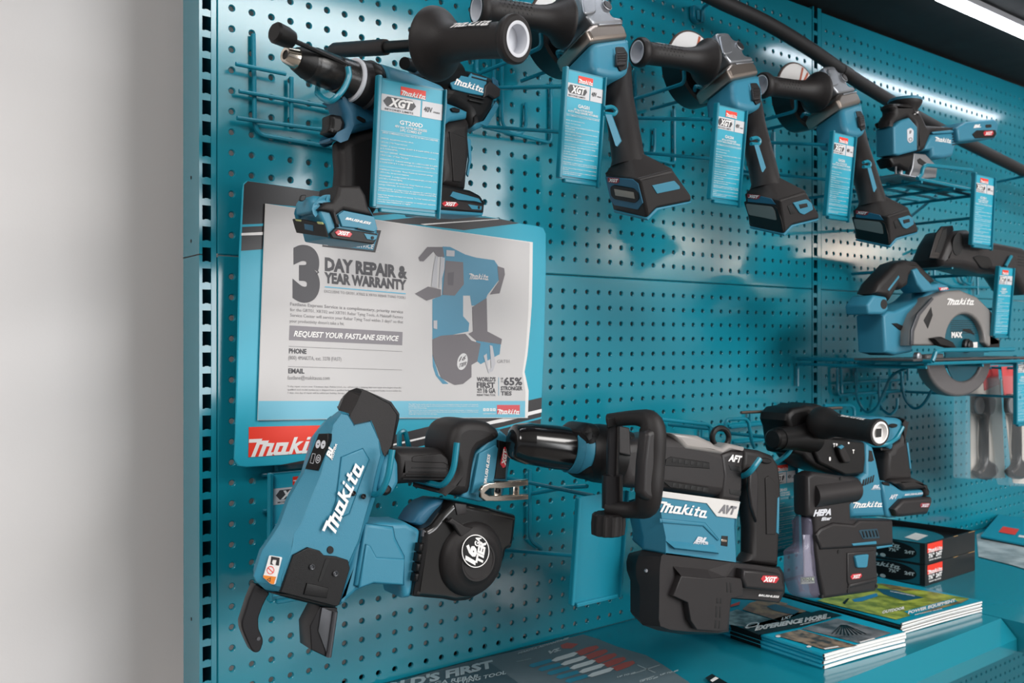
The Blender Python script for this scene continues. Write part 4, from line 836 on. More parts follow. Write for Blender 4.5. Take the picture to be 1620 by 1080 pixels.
# the nearest one has a slimmer foot window and a plain teal plate
for ch in list(g1.children):
    if ch.name.split('.')[0] in ('window_frame', 'side_stripe', 'release_plate', 'release_latch', 'foot_notch', 'voltage_badge'):
        for gch in list(ch.children): bpy.data.objects.remove(gch)
        bpy.data.objects.remove(ch)
def mv(m): m.v = [v-V((STEP, 0, 0)) for v in m.v]; return m
pn = mv(M().slab(LF, mp(E5g, [(445,640),(700,665),(745,700),(770,850),(720,900),(500,860),(470,820)]), .002, .0006)).build('side_panel', TOOLD, g1)
wf = mv(M().slab(LF, rounded(mp(E5g, [(480,720),(520,705),(700,735),(745,775),(745,820),(700,850),(510,815),(480,785)]), 3), .002, .0008, off=.0012)).build('window_frame', BLACK, pn)
mv(M().slab(LF, mp(E5g, [(520,735),(700,765),(705,815),(525,785)]), .001, .0002, off=.0016)).build('window', mat('window_beige', '8f8b83', .3), pn)
rb_ = mv(M().slab(LF, mp(E5g, [(468,645),(575,655),(572,685),(545,695),(464,680)]), .001, .0003, off=.0006)).build('voltage_badge', mat('dim_red_badge', '', 0), g1)
m = M(); text(m, LF, 'XGT', E5g(475, 676), E5g(562, 684), (1, -4), .0010, .05, .15); mv(m).build('lettering', WHITE, rb_)
mv(M().slab(FPL, mp(E5g, [(850,712),(1005,672),(1040,715),(1040,735),(880,775)]), .002, .0005, off=.001)).build('teal_plate', TOOL, g1)
# ---------------------------------------------------------------- black pole across the top of the panels and its clip
hp = [at(1060, -42, .085), at(1133, 0, .085), at(1209, 33, .09), at(1280, 76, .10), at(1338, 117, .10), at(1406, 159, .10), at(1470, 196, .10), at(1545, 234, .10), at(1620, 271, .10), at(1700, 310, .10)]
pole = thing('black_pole', 'long black tube slung across the top of both pegboard bays, behind the jigsaw', 'tube', at(1338, 117, .1))
M().tube(fillet3(hp, .08, 6), .0128, 24).build('tube', mat('foam_black', '1c1a1b', .65, bump=.3), pole)
q0, q1 = at(1329, 111, .10), at(1343, 120, .10)
M().tube([q0, q1], .0138, 24).build('coupling', RUB, pole)
cl = thing('wire_hook', 'small teal double hook clip holding the black tube at the top edge', 'hook', at(1105, 20, 0), 'wire tool hooks')
C7 = Q(820, 0, 5.4)
M().slab(wallplane(.012), rounded(mp(C7, [(1498,40),(1600,45),(1600,175),(1575,195),(1530,190),(1500,150)]), 3), .010, .001).build('clip_plate', WIRE, cl)
M().wire([at(*C7(1570, 190), .016), at(*C7(1572, 70), .016), at(*C7(1640, 20), .05), at(*C7(1700, -10), .085)], .003, .01).build('clip_wire', WIRE, cl)
M().wire([at(*C7(1540, 170), .016), at(*C7(1535, 90), .016)], .003).build('clip_wire', WIRE, cl)
m = M().wire([hp[8]+V((0, 0, -.012)), V((hp[8].x, -.05, hp[8].z-.016)), V((hp[8].x, -.004, hp[8].z-.016))], .003, .01).build('tube_rest', WIRE, cl)
# ================================================================ demolition hammer with D-handle
H1, H2, H3 = Q(790, 640, 4.907), Q(1000, 660, 5.4), Q(990, 830, 5.685)
HP = wallplane(.290)
dh = thing('demolition_hammer', 'large black and teal demolition hammer with D-shaped side handle and white band', 'power tool', at(1110, 850, .25))
A_, B_ = at(*H1(-60, 262), .222), at(*H1(900, 394), .264); hx = lambda x: (x+60)/960
M().lathe(A_, B_, [(hx(82), .0140), (hx(86), .0180), (hx(95), .0202), (hx(108), .0214), (hx(150), .0235), (hx(210), .0254), (hx(211), .0248), (hx(400), .0268), (hx(520), .0268), (hx(522), .022)], 44).build('chuck_sleeve', mat('gloss_black', '131213', .16, coat=.3), dh)
M().lathe(A_, B_, [(hx(518), .025), (hx(520), .0288), (hx(572), .0290), (hx(580), .0280), (hx(590), .0288), (hx(650), .0288), (hx(652), .025)], 44).build('chuck_ring', TOOL, dh)
M().lathe(A_, B_, [(hx(648), .026), (hx(650), .0300), (hx(690), .0350), (hx(740), .0365), (hx(900), .0370), (hx(905), .03)], 44).build('front_collar', BLACK, dh)
M().slab(HP, rounded(mp(H1, [(640,205),(720,142),(800,155),(830,195),(1000,190),(1090,215),(1090,660),(950,640),(850,610),(760,600),(700,560),(660,400)]), 4), .055, .016, off=-.012, steps=5).build('gear_case', BLACK, dh)
M().slab(HP, mp(H2, [(-110,200),(60,185),(290,145),(560,160),(690,225),(790,258),(962,288),(948,420),(946,600),(926,724),(240,632),(-60,600),(-100,400)]), .062, .016, off=0, steps=5).build('upper_housing', GREY, dh)
M().slab(HP, mp(H2, [(765,318),(860,285),(962,290),(948,420),(946,600),(926,722),(760,700),(785,500)]), .05, .005, off=.0016).build('rear_housing', GREY, dh)
M().slab(HP, mp(H2, [(345,138),(575,158),(690,212),(720,240),(775,258),(830,222),(972,255),(968,290),(860,286),(770,320),(560,290),(462,275),(410,215)]), .045, .006, off=.0022, steps=4).build('top_plate', mat('dull_silver', '9d9895', .4, metal=.25), dh)
cc = [at(*H2(755+70*math.cos(t), 172+82*math.sin(t)), .27) for t in [2*PI*k/24 for k in range(25)]]
M().tube(cc, .0040, 10).build('stop_ring', BLACK, dh)
for n_, l in (('vent_recess', [(295,358),(335,335),(662,385),(664,438),(282,412)]), ('vent_recess', [(262,540),(320,545),(655,598),(655,640),(330,600)])):
    v = M().slab(HP, mp(H2, l), .002, .0006, off=.0012).build(n_, BLACK, dh)
    x0 = 350; y0 = 350 if l[0][0] == 295 else 560
    for k in range(6): M().slab(HP, mp(H2, [(x0+k*52, y0+k*8), (x0+34+k*52, y0+5+k*8), (x0+26+k*52, y0+38+k*8), (x0-8+k*52, y0+33+k*8)]), .001, .0002, off=.0016).build('vent_slot', DARK, v)
for l in ([(825,405),(935,425),(936,468),(845,452)], [(832,612),(932,630),(927,672),(838,655)]): M().slab(HP, mp(H2, l), .001, .0003, off=.0021).build('side_slot', DARK, dh)
m = M(); text(m, HP, 'AFT', H2(822, 370), H2(925, 385), (3.2, -9.6), .0024, .05, 0); m.build('lettering', WHITE, dh)
sil = [H2(225, 640), H2(925, 722), H2(893, 868), H3(996, 0), H3(990, 326), H3(150, 222), H3(152, 110), H2(60, 870), H2(60, 700)]
frt = [H2(260, 648), H2(918, 728), H2(886, 866), H3(986, 0), H3(982, 320), H3(345, 250), H3(345, 110), H2(240, 860), H2(240, 700)]
M().shell(HP, [(sil, -.052), (sil, -.026), (frt, 0)]).build('motor_housing', TOOL, dh, bev=.003)
wb = M().slab(HP, mp(H2, [(245,628),(925,720),(895,866),(725,846),(640,735),(238,680)]), .004, .0006, off=.0016).build('white_band', mat('band_white', 'd9d6d3', .4), dh)
m = M(); text(m, HP, 'AVT', H2(738, 808), H2(872, 828), (4.5, -11.2), .0022, .07, 0); m.build('lettering', INKG, wb)
m = M(); logo(m, HP, H2(226, 806), H2(640, 858), (2.6, -17.5), .0012); m.build('logo', WHITE, dh)
m = M(); text(m, HP, 'BL', H3(622, 148), H3(735, 160), (2.6, -7.2), .0012, .06, .15); text(m, HP, 'MOTOR', H3(608, 170), H3(742, 178), (.9, -3.4), .0012, .04, .15); m.build('motor_lettering', WPLA, dh)
M().hull([HP.hit(*H3(x, y), o_) for x, y, o_ in [(355,140,0),(795,180,0),(440,206,.007),(832,250,.007),(440,222,0),(836,262,0)]]).build('housing_step', TOOL, dh, smooth=False)
M().slab(HP, mp(H2, [(238,862),(625,898),(745,1040),(735,1055),(610,930),(238,900)]), .002, .0016, off=.0016).build('housing_step', TOOL, dh)
fw2 = M().slab(HP, mp(H3, [(865,98),(920,102),(915,195),(858,185)]), .002, .0004, off=.0008).build('latch_window', DARK, dh)
M().slab(HP, mp(H3, [(862,128),(912,134),(910,155),(860,150)]), .001, .0003, off=.0014).build('latch_plate', CHROME, fw2)
S3 = [(150,222),(990,328),(1180,350),(1385,375),(1418,430),(1432,545),(1430,610),(1380,700),(1160,680),(950,665),(935,780),(925,965),(830,985),(500,985),(290,950),(150,900),(125,850),(125,560),(92,470),(88,370),(110,280)]
F3 = [(335,262),(980,340),(1170,365),(1370,390),(1402,435),(1416,545),(1413,605),(1370,690),(1160,668),(935,655),(920,780),(912,955),(830,968),(560,955),(400,938),(310,910),(300,850),(300,560),(300,470),(310,370),(322,285)]
M().shell(HP, [(mp(H3, S3), -.054), (mp(H3, S3), -.028), (mp(H3, F3), .001)]).build('lower_cover', GREY, dh, bev=.003)
tp = [HP.hit(*H3(x, y), .0012) for x, y in [(425,372),(735,402),(955,338),(1000,345)]]; bt = [HP.hit(*H3(x, y), .0100) for x, y in [(500,460),(770,482),(890,466),(905,466)]]
M().loft([tp, bt], False, False, False).build('cover_facet', GREY, dh, smooth=False)
M().slab(HP, mp(H3, [(500,460),(770,482),(905,466),(1045,482),(1062,640),(948,664),(936,780),(914,950),(830,960),(640,944),(585,860),(560,700),(430,640)]), .012, .0012, off=.0100).build('cover_block', GREY, dh)
M().slab(HP, mp(H3, [(1060,402),(1200,412),(1392,442),(1425,540),(1430,606),(1085,572),(1050,480)]), .016, .004, off=.0135, steps=4).build('foot_panel', GREY, dh)
for l in ([(905,515),(920,517),(922,608),(910,606)], [(937,518),(953,520),(956,610),(942,608)], [(820,655),(836,657),(834,706),(818,704)], [(853,658),(866,660),(862,710),(850,708)], [(812,728),(830,730),(822,835),(808,833)], [(848,732),(860,734),(856,838),(842,836)], [(806,855),(824,857),(816,930),(800,928)], [(842,860),(854,862),(846,934),(834,932)]):
    M().slab(HP, mp(H3, l), .001, .0002, off=.0104).build('cooling_slot', DARK, dh)
rb_ = M().slab(HP, mp(H3, [(1218,490),(1240,456),(1362,460),(1380,486),(1352,524),(1240,518)]), .0015, .0004, off=.0146).build('voltage_badge', REDB, dh)
m = M(); text(m, HP, 'XGT', H3(1236, 508), H3(1352, 513), (1.6, -7.2), .0150, .06, .15); m.build('lettering', WHITE, rb_)
m = M(); text(m, HP, 'BRUSHLESS', H3(1193, 640), H3(1378, 656), (.6, -3), .0022, .04, .15); m.build('brand_line_lettering', WHITE, dh)
M().disc(HP, *H3(178, 410), 3.2, [(0, 1), (.002, .8)], off=-.012).build('screw', STEEL, dh)
M().slab(HP, [H2(958, 262), H2(1110, 285), H2(1215, 325), H2(1262, 400), H2(1282, 520), H2(1286, 700), H2(1272, 1000), H3(1386, 330), H3(1382, 385), H3(1080, 345), H3(1140, 262), H3(1142, 50), H2(1030, 950), H2(1000, 700), H2(985, 480), H2(1018, 430), H2(945, 480), H2(945, 400)], .026, .009, off=-.010, steps=5).build('rear_handle', RUB, dh)
M().slab(HP, mp(H2, [(1245,690),(1262,678),(1256,1000),(1234,985)]), .003, .001, off=-.0090).build('handle_inlay', TOOL, dh)
M().slab(HP, mp(H2, [(1010,440),(1070,445),(1085,520),(1078,760),(1068,900),(1020,760),(1000,600)]), .006, .003, off=-.0065).build('trigger', GREY, dh)
M().slab(HP, mp(H2, ellipse(1150, 372, 48, 26, .12)), .004, .002, off=-.007).build('lock_button', BLACK, dh)
M().slab(HP, mp(H2, [(1140,520),(1170,500),(1230,560),(1235,680),(1225,1000),(1150,1000),(1145,700)]), .002, .001, off=-.0085).build('handle_pad', RUB, dh)
# D handle
dl = [(850,125,.308,.0085),(960,108,.325,.0085),(1080,102,.345,.0095),(1160,128,.357,.0135),(1190,220,.362,.0155),(1182,450,.362,.0155),(1166,650,.362,.0155),(1140,780,.355,.0145),(1050,815,.340,.0100),(920,812,.322,.0095),(840,800,.310,.0095)]
P3 = catmull([tuple(at(*H1(x, y), d_)) for x, y, d_, r in dl], 4, False)
R3 = [v[0] for v in catmull([(r, 0) for *_, r in dl], 4, False)]
sh = M().tube(P3, R3, 24).build('side_handle', RUB, dh)
M().slab(wallplane(.374), rounded(mp(H1, [(1148,215),(1200,185),(1270,195),(1284,250),(1268,500),(1245,715),(1205,755),(1140,738),(1108,690),(1120,450)]), 8), .016, .006, steps=4).build('grip_pad', GREY, sh)
M().tube([at(*H1(885, 150), .312), at(*H1(878, 540), .312), at(*H1(878, 545), .312), at(*H1(876, 800), .312)], [.0075, .0075, .0125, .0125], 24).build('handle_post', mat('post_black', '222022', .3), sh)
M().hull([at(*H1(x, y), d_) for x, y in [(832,102),(932,92),(930,160),(836,185)] for d_ in (.322, .295)]).build('post_cap', BLACK, sh, bev=.002)
M().hull([at(*H1(x, y), d_) for x, y in [(930,160),(1010,180),(1020,400),(930,380)] for d_ in (.305, .27)]).build('clamp_block', GREY, sh, bev=.002)
k0, k1 = at(*H1(842, 1010), .312), at(*H1(850, 838), .312); ax_ = (k1-k0).normalized(); e1 = V((1, 0, 0)); e2 = ax_.cross(e1); rg = []
for t, r in ((0, .0165), (.06, .0200), (.5, .0208), (.92, .0200), (1, .0175)):
    rg.append([k0+(k1-k0)*t+(e1*math.cos(2*PI*j/48)+e2*math.sin(2*PI*j/48))*r*(1.0 if j % 4 < 2 else .93) for j in range(48)])
M().loft(rg).build('clamp_knob', RUB, sh)
# hook and empty sign holder
hk = thing('wire_hook', 'teal wire hook with an empty sign holder plate, carrying the demolition hammer', 'hook', at(1050, 700, 0), 'wire tool hooks')
a, b, c = at(*H2(1090, 355), .312), at(*H2(1010, 468), .312), at(*H2(930, 510), .285)
M().wire([a, b, c, V((c.x, -.20, c.z))], .0040, .02, 10).build('prong', WIRE, hk)
def wires(hk_, f, l, d, r=.0030, bend=.012, nm='cross_wire'):
    p = [at(*f(x, y), dd) for (x, y), dd in zip(l, d if isinstance(d, (list, tuple)) else [d]*len(l))]
    return M().wire(p, r, bend).build(nm, WIRE, hk_)
wires(hk, H2, [(250,15),(640,62),(668,80),(672,190)], .13, nm='top_wire')
wires(hk, H2, [(795,110),(800,20),(990,10),(1020,200),(1045,262)], .13, nm='top_wire')
wires(hk, H2, [(820,75),(1330,35)], .012); wires(hk, H2, [(860,215),(1165,188)], .012)
for x, y0, y1 in ((600, 30, 250), (1010, -60, 40)): wires(hk, H2, [(x, y0), (x, y1)], .008, nm='upright_wire')
wires(hk, H1, [(235,500),(235,1050),(330,1120)], .008, nm='upright_wire'); wires(hk, H1, [(255,690),(520,640),(680,632)], [.01, .09, .15])
e = at(*H2(795, 110), .13); M().wire([e, V((e.x, -.006, e.z))], .003).build('strut', WIRE, hk)
e = at(*H2(672, 190), .13); M().wire([e, V((e.x, -.006, e.z))], .003).build('strut', WIRE, hk)
L_ = at(906.5, 950, .232); holder_mesh(M(), L_).build('sign_holder', WIRE, hk)
M().wire([V((L_.x+.03, -.006, L_.z+.02)), V((L_.x+.03, -.225, L_.z+.05))], .0028).build('sign_arm', WIRE, hk)
M().wire([V((L_.x+.03, -.006, L_.z+.13)), V((L_.x+.03, -.238, L_.z+.13))], .0028).build('sign_arm', WIRE, hk)
# ================================================================ rotary hammer with dust extractor
H4, H5, H6 = Q(1160, 630, 6.23), Q(1230, 740, 4.91), Q(1330, 650, 5.143)
RP = wallplane(.280)
rh = thing('rotary_hammer', 'teal and black rotary hammer with HEPA dust extractor box, right of the demolition hammer', 'power tool', at(1330, 850, .25))
A_, B_ = at(*H4(385, 402), .262), at(*H4(760, 372), .262); L4 = lambda x: (x-385)/375
M().lathe(A_, B_, [(L4(385), .004), (L4(386), .0125), (L4(395), .0150), (L4(440), .0155), (L4(442), .0172), (L4(560), .0185), (L4(600), .0200), (L4(700), .024), (L4(760), .026)], 36).build('chuck', BLACK, rh)
M().slab(RP, mp(H4, [(548,150),(600,96),(700,80),(740,58),(800,75),(835,52),(898,72),(905,110),(860,300),(1300,420),(1312,600),(1292,758),(1130,785),(950,742),(830,700),(725,622),(690,572),(605,548),(592,500),(565,300),(536,220)]), .055, .008, off=-.012, steps=4).build('gear_case', BLACK, rh)
gp = M().slab(RP, rounded(mp(H4, [(905,385),(1300,430),(1308,600),(1290,745),(1110,765),(850,640),(800,520),(820,440)]), 4), .012, .004, off=-.006).build('selector_plate', BLACK, rh)
M().slab(RP, rounded(mp(H4, [(1040,485),(1075,462),(1110,480),(1165,600),(1150,640),(1100,640),(1060,560)]), 3), .010, .003, off=.002).build('mode_lever', RUB, gp)
M().slab(RP, mp(H4, [(1040,480),(1075,458),(1100,475),(1065,505)]), .004, .001, off=.003).build('lever_tip', TOOL, gp)
m = M()
for x, y, tx in ((985, 478, 'T'), (1010, 478, '8'), (1128, 456, '•'), (1175, 540, 'T'), (943, 612, '8')): text(m, RP, tx, H4(x, y), H4(x+20, y), 5.4, -.0052, .06, 0)
m.build('mode_marks', WHITE, gp)
M().slab(RP, mp(H4, [(815,385),(900,365),(905,440),(820,440)]), .01, .002, off=-.004).build('guide_block', GREY, rh)
M().slab(RP, mp(H4, [(905,370),(1180,370),(1180,400),(1000,392),(905,430)]), .02, .003, off=-.006).build('top_strip', GREY, rh)
M().tube([at(*H4(78, 140), .21), at(*H4(1065, 93), .21)], .0024, 8).build('depth_rod', mat('rod_brown_steel', '6f6259', .4, metal=.7), rh)
HA, HB = atD(*H4(770, 222), 1.375), atD(*H4(1448, 338), 1.262); ln = (HB-HA).length
hd = M().lathe(HA, HB, [(0, .010), (.04, .016), (.10, .0225), (.16, .0245), (.24, .0240), (.32, .0200), (.40, .0172), (.55, .0162), (.75, .0160), (.88, .0168), (.92, .0185), (.97, .0196), (1, .0188), (1, .0155)], 40, False).build('side_handle', RUB, rh)
M().lathe(HA, HB, [(1.002, .0158), (1.008, .0150), (1.008, .0128), (.97, .0115), (.96, .001)], 36, False).build('handle_end_ring', WHITE, hd)
ax_ = (HB-HA).normalized(); e1 = (V((0, 0, 1))-ax_*ax_.z).normalized(); e2 = ax_.cross(e1); c = HA+ax_*(ln*.985)
M().add([c+e1*a+e2*b for a, b in ((.0055, .006), (.0055, -.005), (-.0065, -.005), (-.0065, .006))], [(0, 1, 2, 3)]).build('socket', DARK, hd)
e2 = e2 if e2.dot(CAM-HA) > 0 else -e2
m = M(); wrap2(m, HA, ax_, e1, e2, .0168, ln*.40, ln*.82, 1.15, .008); m.build('logo', WHITE, hd)
M().slab(RP, mp(H6, [(205,245),(270,290),(300,400),(332,556),(346,700),(372,862),(90,872),(75,790),(90,700),(162,610),(160,545),(205,505)]), .055, .008, off=-.006, steps=4).build('motor_housing', TOOL, rh)
M().slab(RP, mp(H6, [(330,566),(400,572),(482,632),(522,645),(692,638),(697,696),(505,722),(437,800),(466,858),(458,872),(400,872),(372,852),(350,690)]), .050, .006, off=-.006).build('battery_foot', TOOL, rh)
M().slab(RP, mp(H6, [(150,60),(350,48),(500,58),(528,92),(516,170),(500,242),(442,272),(432,322),(410,332),(392,290),(300,296),(205,250)]), .050, .010, off=-.012, steps=4).build('top_housing', TOOL, rh)
M().slab(RP, mp(H6, [(500,52),(545,60),(548,80),(535,110),(545,200),(562,300),(586,470),(592,548),(560,585),(375,572),(384,400),(392,330),(432,312),(442,272),(500,240),(525,100)]), .038, .010, off=-.008, steps=4).build('grip', RUB, rh)
M().slab(RP, mp(H6, [(540,262),(552,255),(578,470),(566,470),(556,380)]), .003, .001, off=-.007).build('grip_inlay', TOOL, rh)
M().slab(RP, rounded(mp(H6, [(395,112),(430,100),(465,108),(462,128),(430,138),(400,130)]), 3), .004, .001, off=-.010).build('direction_switch', BLACK, rh)
M().slab(RP, rounded(mp(H6, [(320,305),(345,298),(420,300),(410,330),(350,330)]), 3), .03, .004, off=-.014).build('trigger', BLACK, rh)
M().slab(RP, mp(H6, [(395,575),(440,562),(600,545),(682,582),(732,642),(730,692),(695,700),(690,632),(522,648),(480,605)]), .045, .006, off=-.001).build('foot_shoulder', RUB, rh)
fb = M().slab(RP, mp(H6, [(435,800),(512,720),(745,700),(752,740),(712,840),(500,864),(462,860)]), .04, .006, off=.004, steps=4).build('battery_slot_cover', GREY, rh)
rb_ = M().slab(RP, mp(H6, [(648,762),(660,748),(722,748),(730,762),(716,784),(652,784)]), .001, .0003, off=.0046).build('voltage_badge', mat('dim_red_badge', '', 0), fb)
m = M(); text(m, RP, 'XGT', H6(656, 780), H6(718, 778), (.8, -4.4), .0049, .05, .15); m.build('lettering', WPLA, rb_)
m = M(); text(m, RP, 'AFT', H6(395, 716), H6(458, 712), (1.6, -6.4), -.0054, .05, .1); text(m, RP, 'BRUSHLESS', H6(520, 688), H6(668, 676), (.4, -2.6), -.0054, .04, .1); m.build('lettering', WPLA, rh)
m = M(); text(m, RP, 'BL', H6(258, 628), H6(318, 624), (1.4, -4.6), -.0054, .05, .15); text(m, RP, 'MOTOR', H6(248, 640), H6(325, 638), (.4, -1.8), -.0054, .03, .15); m.build('lettering', WPLA, rh)
m = M(); logo(m, RP, H6(95, 790), H6(338, 778), (1.6, -9.6), -.0054); m.build('logo', WHITE, rh)
for k in range(5): M().slab(RP, mp(H6, [(185+k*20, 560-k*9), (196+k*20, 555-k*9), (190+k*19, 608-k*8), (176+k*19, 614-k*8)]), .001, .0002, off=-.0054).build('vent_slot', DARK, rh)
M().slab(RP, mp(H6, [(232,318),(255,325),(272,400),(252,412),(228,410)]), .001, .0002, off=-.0054).build('side_slot', DARK, rh)
M().slab(RP, rounded(mp(H6, [(338,572),(395,582),(402,610),(350,602)]), 2), .002, .0006, off=-.005).build('light_switch', BLACK, rh)
DP = wallplane(.296)
M().slab(DP, mp(H5, [(232,62),(290,30),(640,82),(640,205),(572,292),(576,398),(900,402),(906,600),(780,620),(776,700),(786,880),(770,962),(362,1020),(325,820),(300,640),(290,390),(238,376),(234,290)]), .030, .006, off=0, rb=.012, steps=4).build('extractor_body', GREY, rh)
M().tube([DP.hit(*H5(240, 212), -.012), DP.hit(*H5(575, 165), -.012)], .0205, 28).build('extractor_top', GREY, rh)
M().slab(DP, mp(H5, [(340,470),(440,425),(600,440),(640,405),(898,408),(903,595),(780,610),(340,635),(300,520)]), .006, .004, off=.003).build('body_step', GREY, rh)
M().slab(DP, mp(H5, [(545,660),(755,640),(780,860),(560,925),(545,880)]), .004, .002, off=.002).build('door_panel', GREY, rh)
M().slab(DP, mp(H5, [(570,900),(775,850),(784,880),(560,935)]), .006, .003, off=.004).build('door_grip', GREY, rh)
M().slab(DP, mp(H5, [(580,588),(770,568),(772,592),(590,606)]), .004, .001, off=.0045).build('teal_strip', TOOL, rh)
M().slab(DP, mp(H5, [(770,610),(895,596),(895,610),(775,630)]), .02, .001, off=.001).build('teal_strip', TOOL, rh)
M().slab(DP, rounded(mp(H5, [(605,690),(622,680),(712,670),(700,768),(688,776),(622,776)]), 2), .005, .0015, off=.0055).build('release_button', TOOL, rh)
vr = M().slab(DP, mp(H5, [(632,488),(650,480),(775,472),(795,545),(665,552)]), .001, .0003, off=.0036).build('filter_grille', mat('grille_teal', '123c4c', .5), rh)
for k in range(5): M().slab(DP, mp(H5, [(660+k*26, 492-k*2), (668+k*26, 491-k*2), (682+k*26, 540-k*2), (674+k*26, 541-k*2)]), .002, .0004, off=.0046).build('grille_rib', BLACK, vr)
for x, y in ((474, 650), (742, 696), (768, 918), (548, 955), (348, 998), (492, 82)): M().disc(DP, *H5(x, y), 3, [(0, 1), (.0008, 1)], off=.0002).build('screw_hole', DARK, rh)
rb_ = M().slab(DP, mp(H5, [(568,846),(585,825),(650,818),(658,836),(640,858),(578,866)]), .001, .0003, off=.0030).build('voltage_badge', REDB, rh)
m = M(); text(m, DP, 'XGT', H5(582, 858), H5(642, 852), (1, -5), .0034, .05, .15); m.build('lettering', WHITE, rb_)
m = M(); text(m, DP, 'HEPA', H5(278, 374), H5(416, 362), (2.2, -9.2), .0006, .06, .1); text(m, DP, 'filter', H5(340, 410), H5(416, 402), (1, -5.4), .0006, .04, .1); m.build('lettering', WPLA, rh)
CLR = mat('clear_container', '6f6c80', .12, alpha=.5)
ct = M().slab(DP, rounded(mp(H5, [(240,380),(278,378),(290,440),(318,820),(350,990),(330,1022),(190,1012),(150,900),(150,650),(225,600)]), 5), .030, .008, off=-.004, rb=.014, steps=4).build('dust_container', CLR, rh)
for k in range(9): M().tube([DP.hit(*H5(205+k*10, 520), -.010), DP.hit(*H5(210+k*11, 850), -.012)], .0017, 6).build('filter_pleat', mat('filter_white', 'e2dff0', .6), ct)
ol = M().slab(DP, mp(H5, [(182,848),(292,842),(290,895),(180,905)]), .001, .0002, off=-.0045).build('safety_label', mat('label_green_grey', '7f8d7a', .5), ct)
m = M(); text(m, DP, 'OSHA', H5(188, 884), H5(286, 878), (.4, -5.4), -.0040, .05, 0); m.flat(DP, [mp(H5, [(186, 888), (288, 882), (288, 894), (186, 901)])], -.0041); m.build('lettering', mat('label_pale', 'c3cdb8', .5), ol)
hk = thing('wire_hook', 'teal wire hook carrying the rotary hammer with dust extractor', 'hook', at(1280, 680, 0), 'wire tool hooks')
a, b = at(*H4(600, 440), .262), at(*H4(545, 545), .262); M().wire([a, b, V((b.x-.01, -.24, b.z-.02)), V((b.x-.01, -.006, b.z-.02))], .0036, .02, 10).build('prong', WIRE, hk)
wires(hk, H4, [(895,70),(1150,65),(1190,90),(1195,240)], .10, nm='top_wire')
wires(hk, H4, [(480,40),(480,560)], .008, nm='upright_wire'); wires(hk, H4, [(-30,285),(560,225)], .012)
e = at(*H6(505, 130), .285); f_ = at(*H6(450, 230), .285); g_ = at(*H6(350, 285), .285)
M().wire([e, f_, g_, V((g_.x-.04, -.20, g_.z)), V((g_.x-.04, -.006, g_.z))], .0034, .03, 10).build('prong', WIRE, hk)
R_ = at(1260, 864, .215); L_ = R_-V((.066, 0, 0)); holder_mesh(M(), L_, .066, .137, tip=-.02).build('sign_holder', WIRE, hk)
M().wire([V((L_.x+.05, -.006, L_.z+.08)), V((L_.x+.05, -.215, L_.z+.08))], .0028).build('sign_arm', WIRE, hk)
price_card(L_, 'GRH01', ['40V max XGT® BRUSHLESS', '1-1/8" AVT ROTARY HAMMER'], 'teal and grey price card between the demolition hammer handle and the rotary hammer', 'beyond', -.02, (.066, .137))
# ================================================================ jigsaw on its wire shelf
JQ = Q(1190, 80, 3.176); JP = wallplane(.215)
js = thing('jigsaw', 'barrel-grip teal and black jigsaw standing on a wire shelf in front of the black tube', 'power tool', at(1440, 275, .2))
M().slab(JP, rounded(mp(JQ, [(690,385),(696,345),(722,305),(708,280),(715,262),(840,262),(848,275),(822,296),(852,305),(882,372),(1000,380),(1032,392),(1022,412),(905,418),(872,502),(830,508),(822,372),(785,336)]), 3), .030, .010, off=-.006, steps=4).build('grip_housing', RUB, js)
A_, B_ = JP.hit(*JQ(768, 330), -.026), JP.hit(*JQ(768, 248), -.026)
M().lathe(A_, B_, [(0, .0235), (.2, .0205), (.38, .0225), (.6, .0275), (.78, .0300), (.92, .0298), (1, .026)], 32).build('pommel', RUB, js)
M().lathe(A_, B_, [(.86, .0302), (.95, .0304), (1.04, .0285), (1.10, .020)], 32).build('pommel_cap', TOOL, js)
M().slab(JP, mp(JQ, [(712,384),(750,350),(792,336),(832,382),(832,502),(740,526),(714,520)]), .036, .004, off=-.002).build('front_housing', TOOL, js)
bp = M().slab(JP, rounded(mp(JQ, [(780,395),(798,387),(812,400),(810,455),(792,466),(781,452)]), 2), .002, .0008, off=-.0008).build('button_plate', WPLA, js)
m = M(); m.flat(JP, [mp(JQ, ellipse(796, 446, 9, 10)), mp(JQ, ellipse(796, 446, 6, 7))], -.0003); m.flat(JP, [mp(JQ, [(792, 402), (802, 400), (798, 416), (790, 418)])], -.0003); m.build('button_marks', INKG, bp)
M().slab(JP, mp(JQ, [(818,312),(838,305),(832,316),(815,322)]), .002, .0004, off=-.0040).build('work_light', WHITE, js)
M().slab(JP, mp(JQ, [(862,502),(905,416),(1030,404),(1034,445),(1012,530),(962,542),(908,536),(905,500)]), .05, .008, off=-.006, steps=4).build('motor_housing', TOOL, js)
m = M(); logo(m, JP, JQ(918, 455), JQ(1000, 465), (.8, -7.2), -.0054); m.build('logo', WHITE, js)
for k in range(5): M().slab(JP, mp(JQ, [(1006, 418+k*13), (1026, 416+k*13), (1025, 422+k*13), (1005, 424+k*13)]), .001, .0002, off=-.0054).build('vent_slot', DARK, js)
M().slab(JP, mp(JQ, [(905,408),(1000,398),(1025,406),(1000,414),(910,418)]), .004, .0015, off=-.004).build('body_inlay', TOOL, js)
M().slab(JP, rounded(mp(JQ, [(1030,388),(1082,355),(1222,342),(1242,366),(1228,440),(1110,450),(1040,458)]), 3), .06, .005, off=.004, steps=4).build('battery_foot', TOOL, js)
sx = M().slab(JP, mp(JQ, [(1108,420),(1130,400),(1222,398),(1228,418),(1216,437),(1122,440)]), .002, .0006, off=.0055).build('badge_strip', BLACK, js)
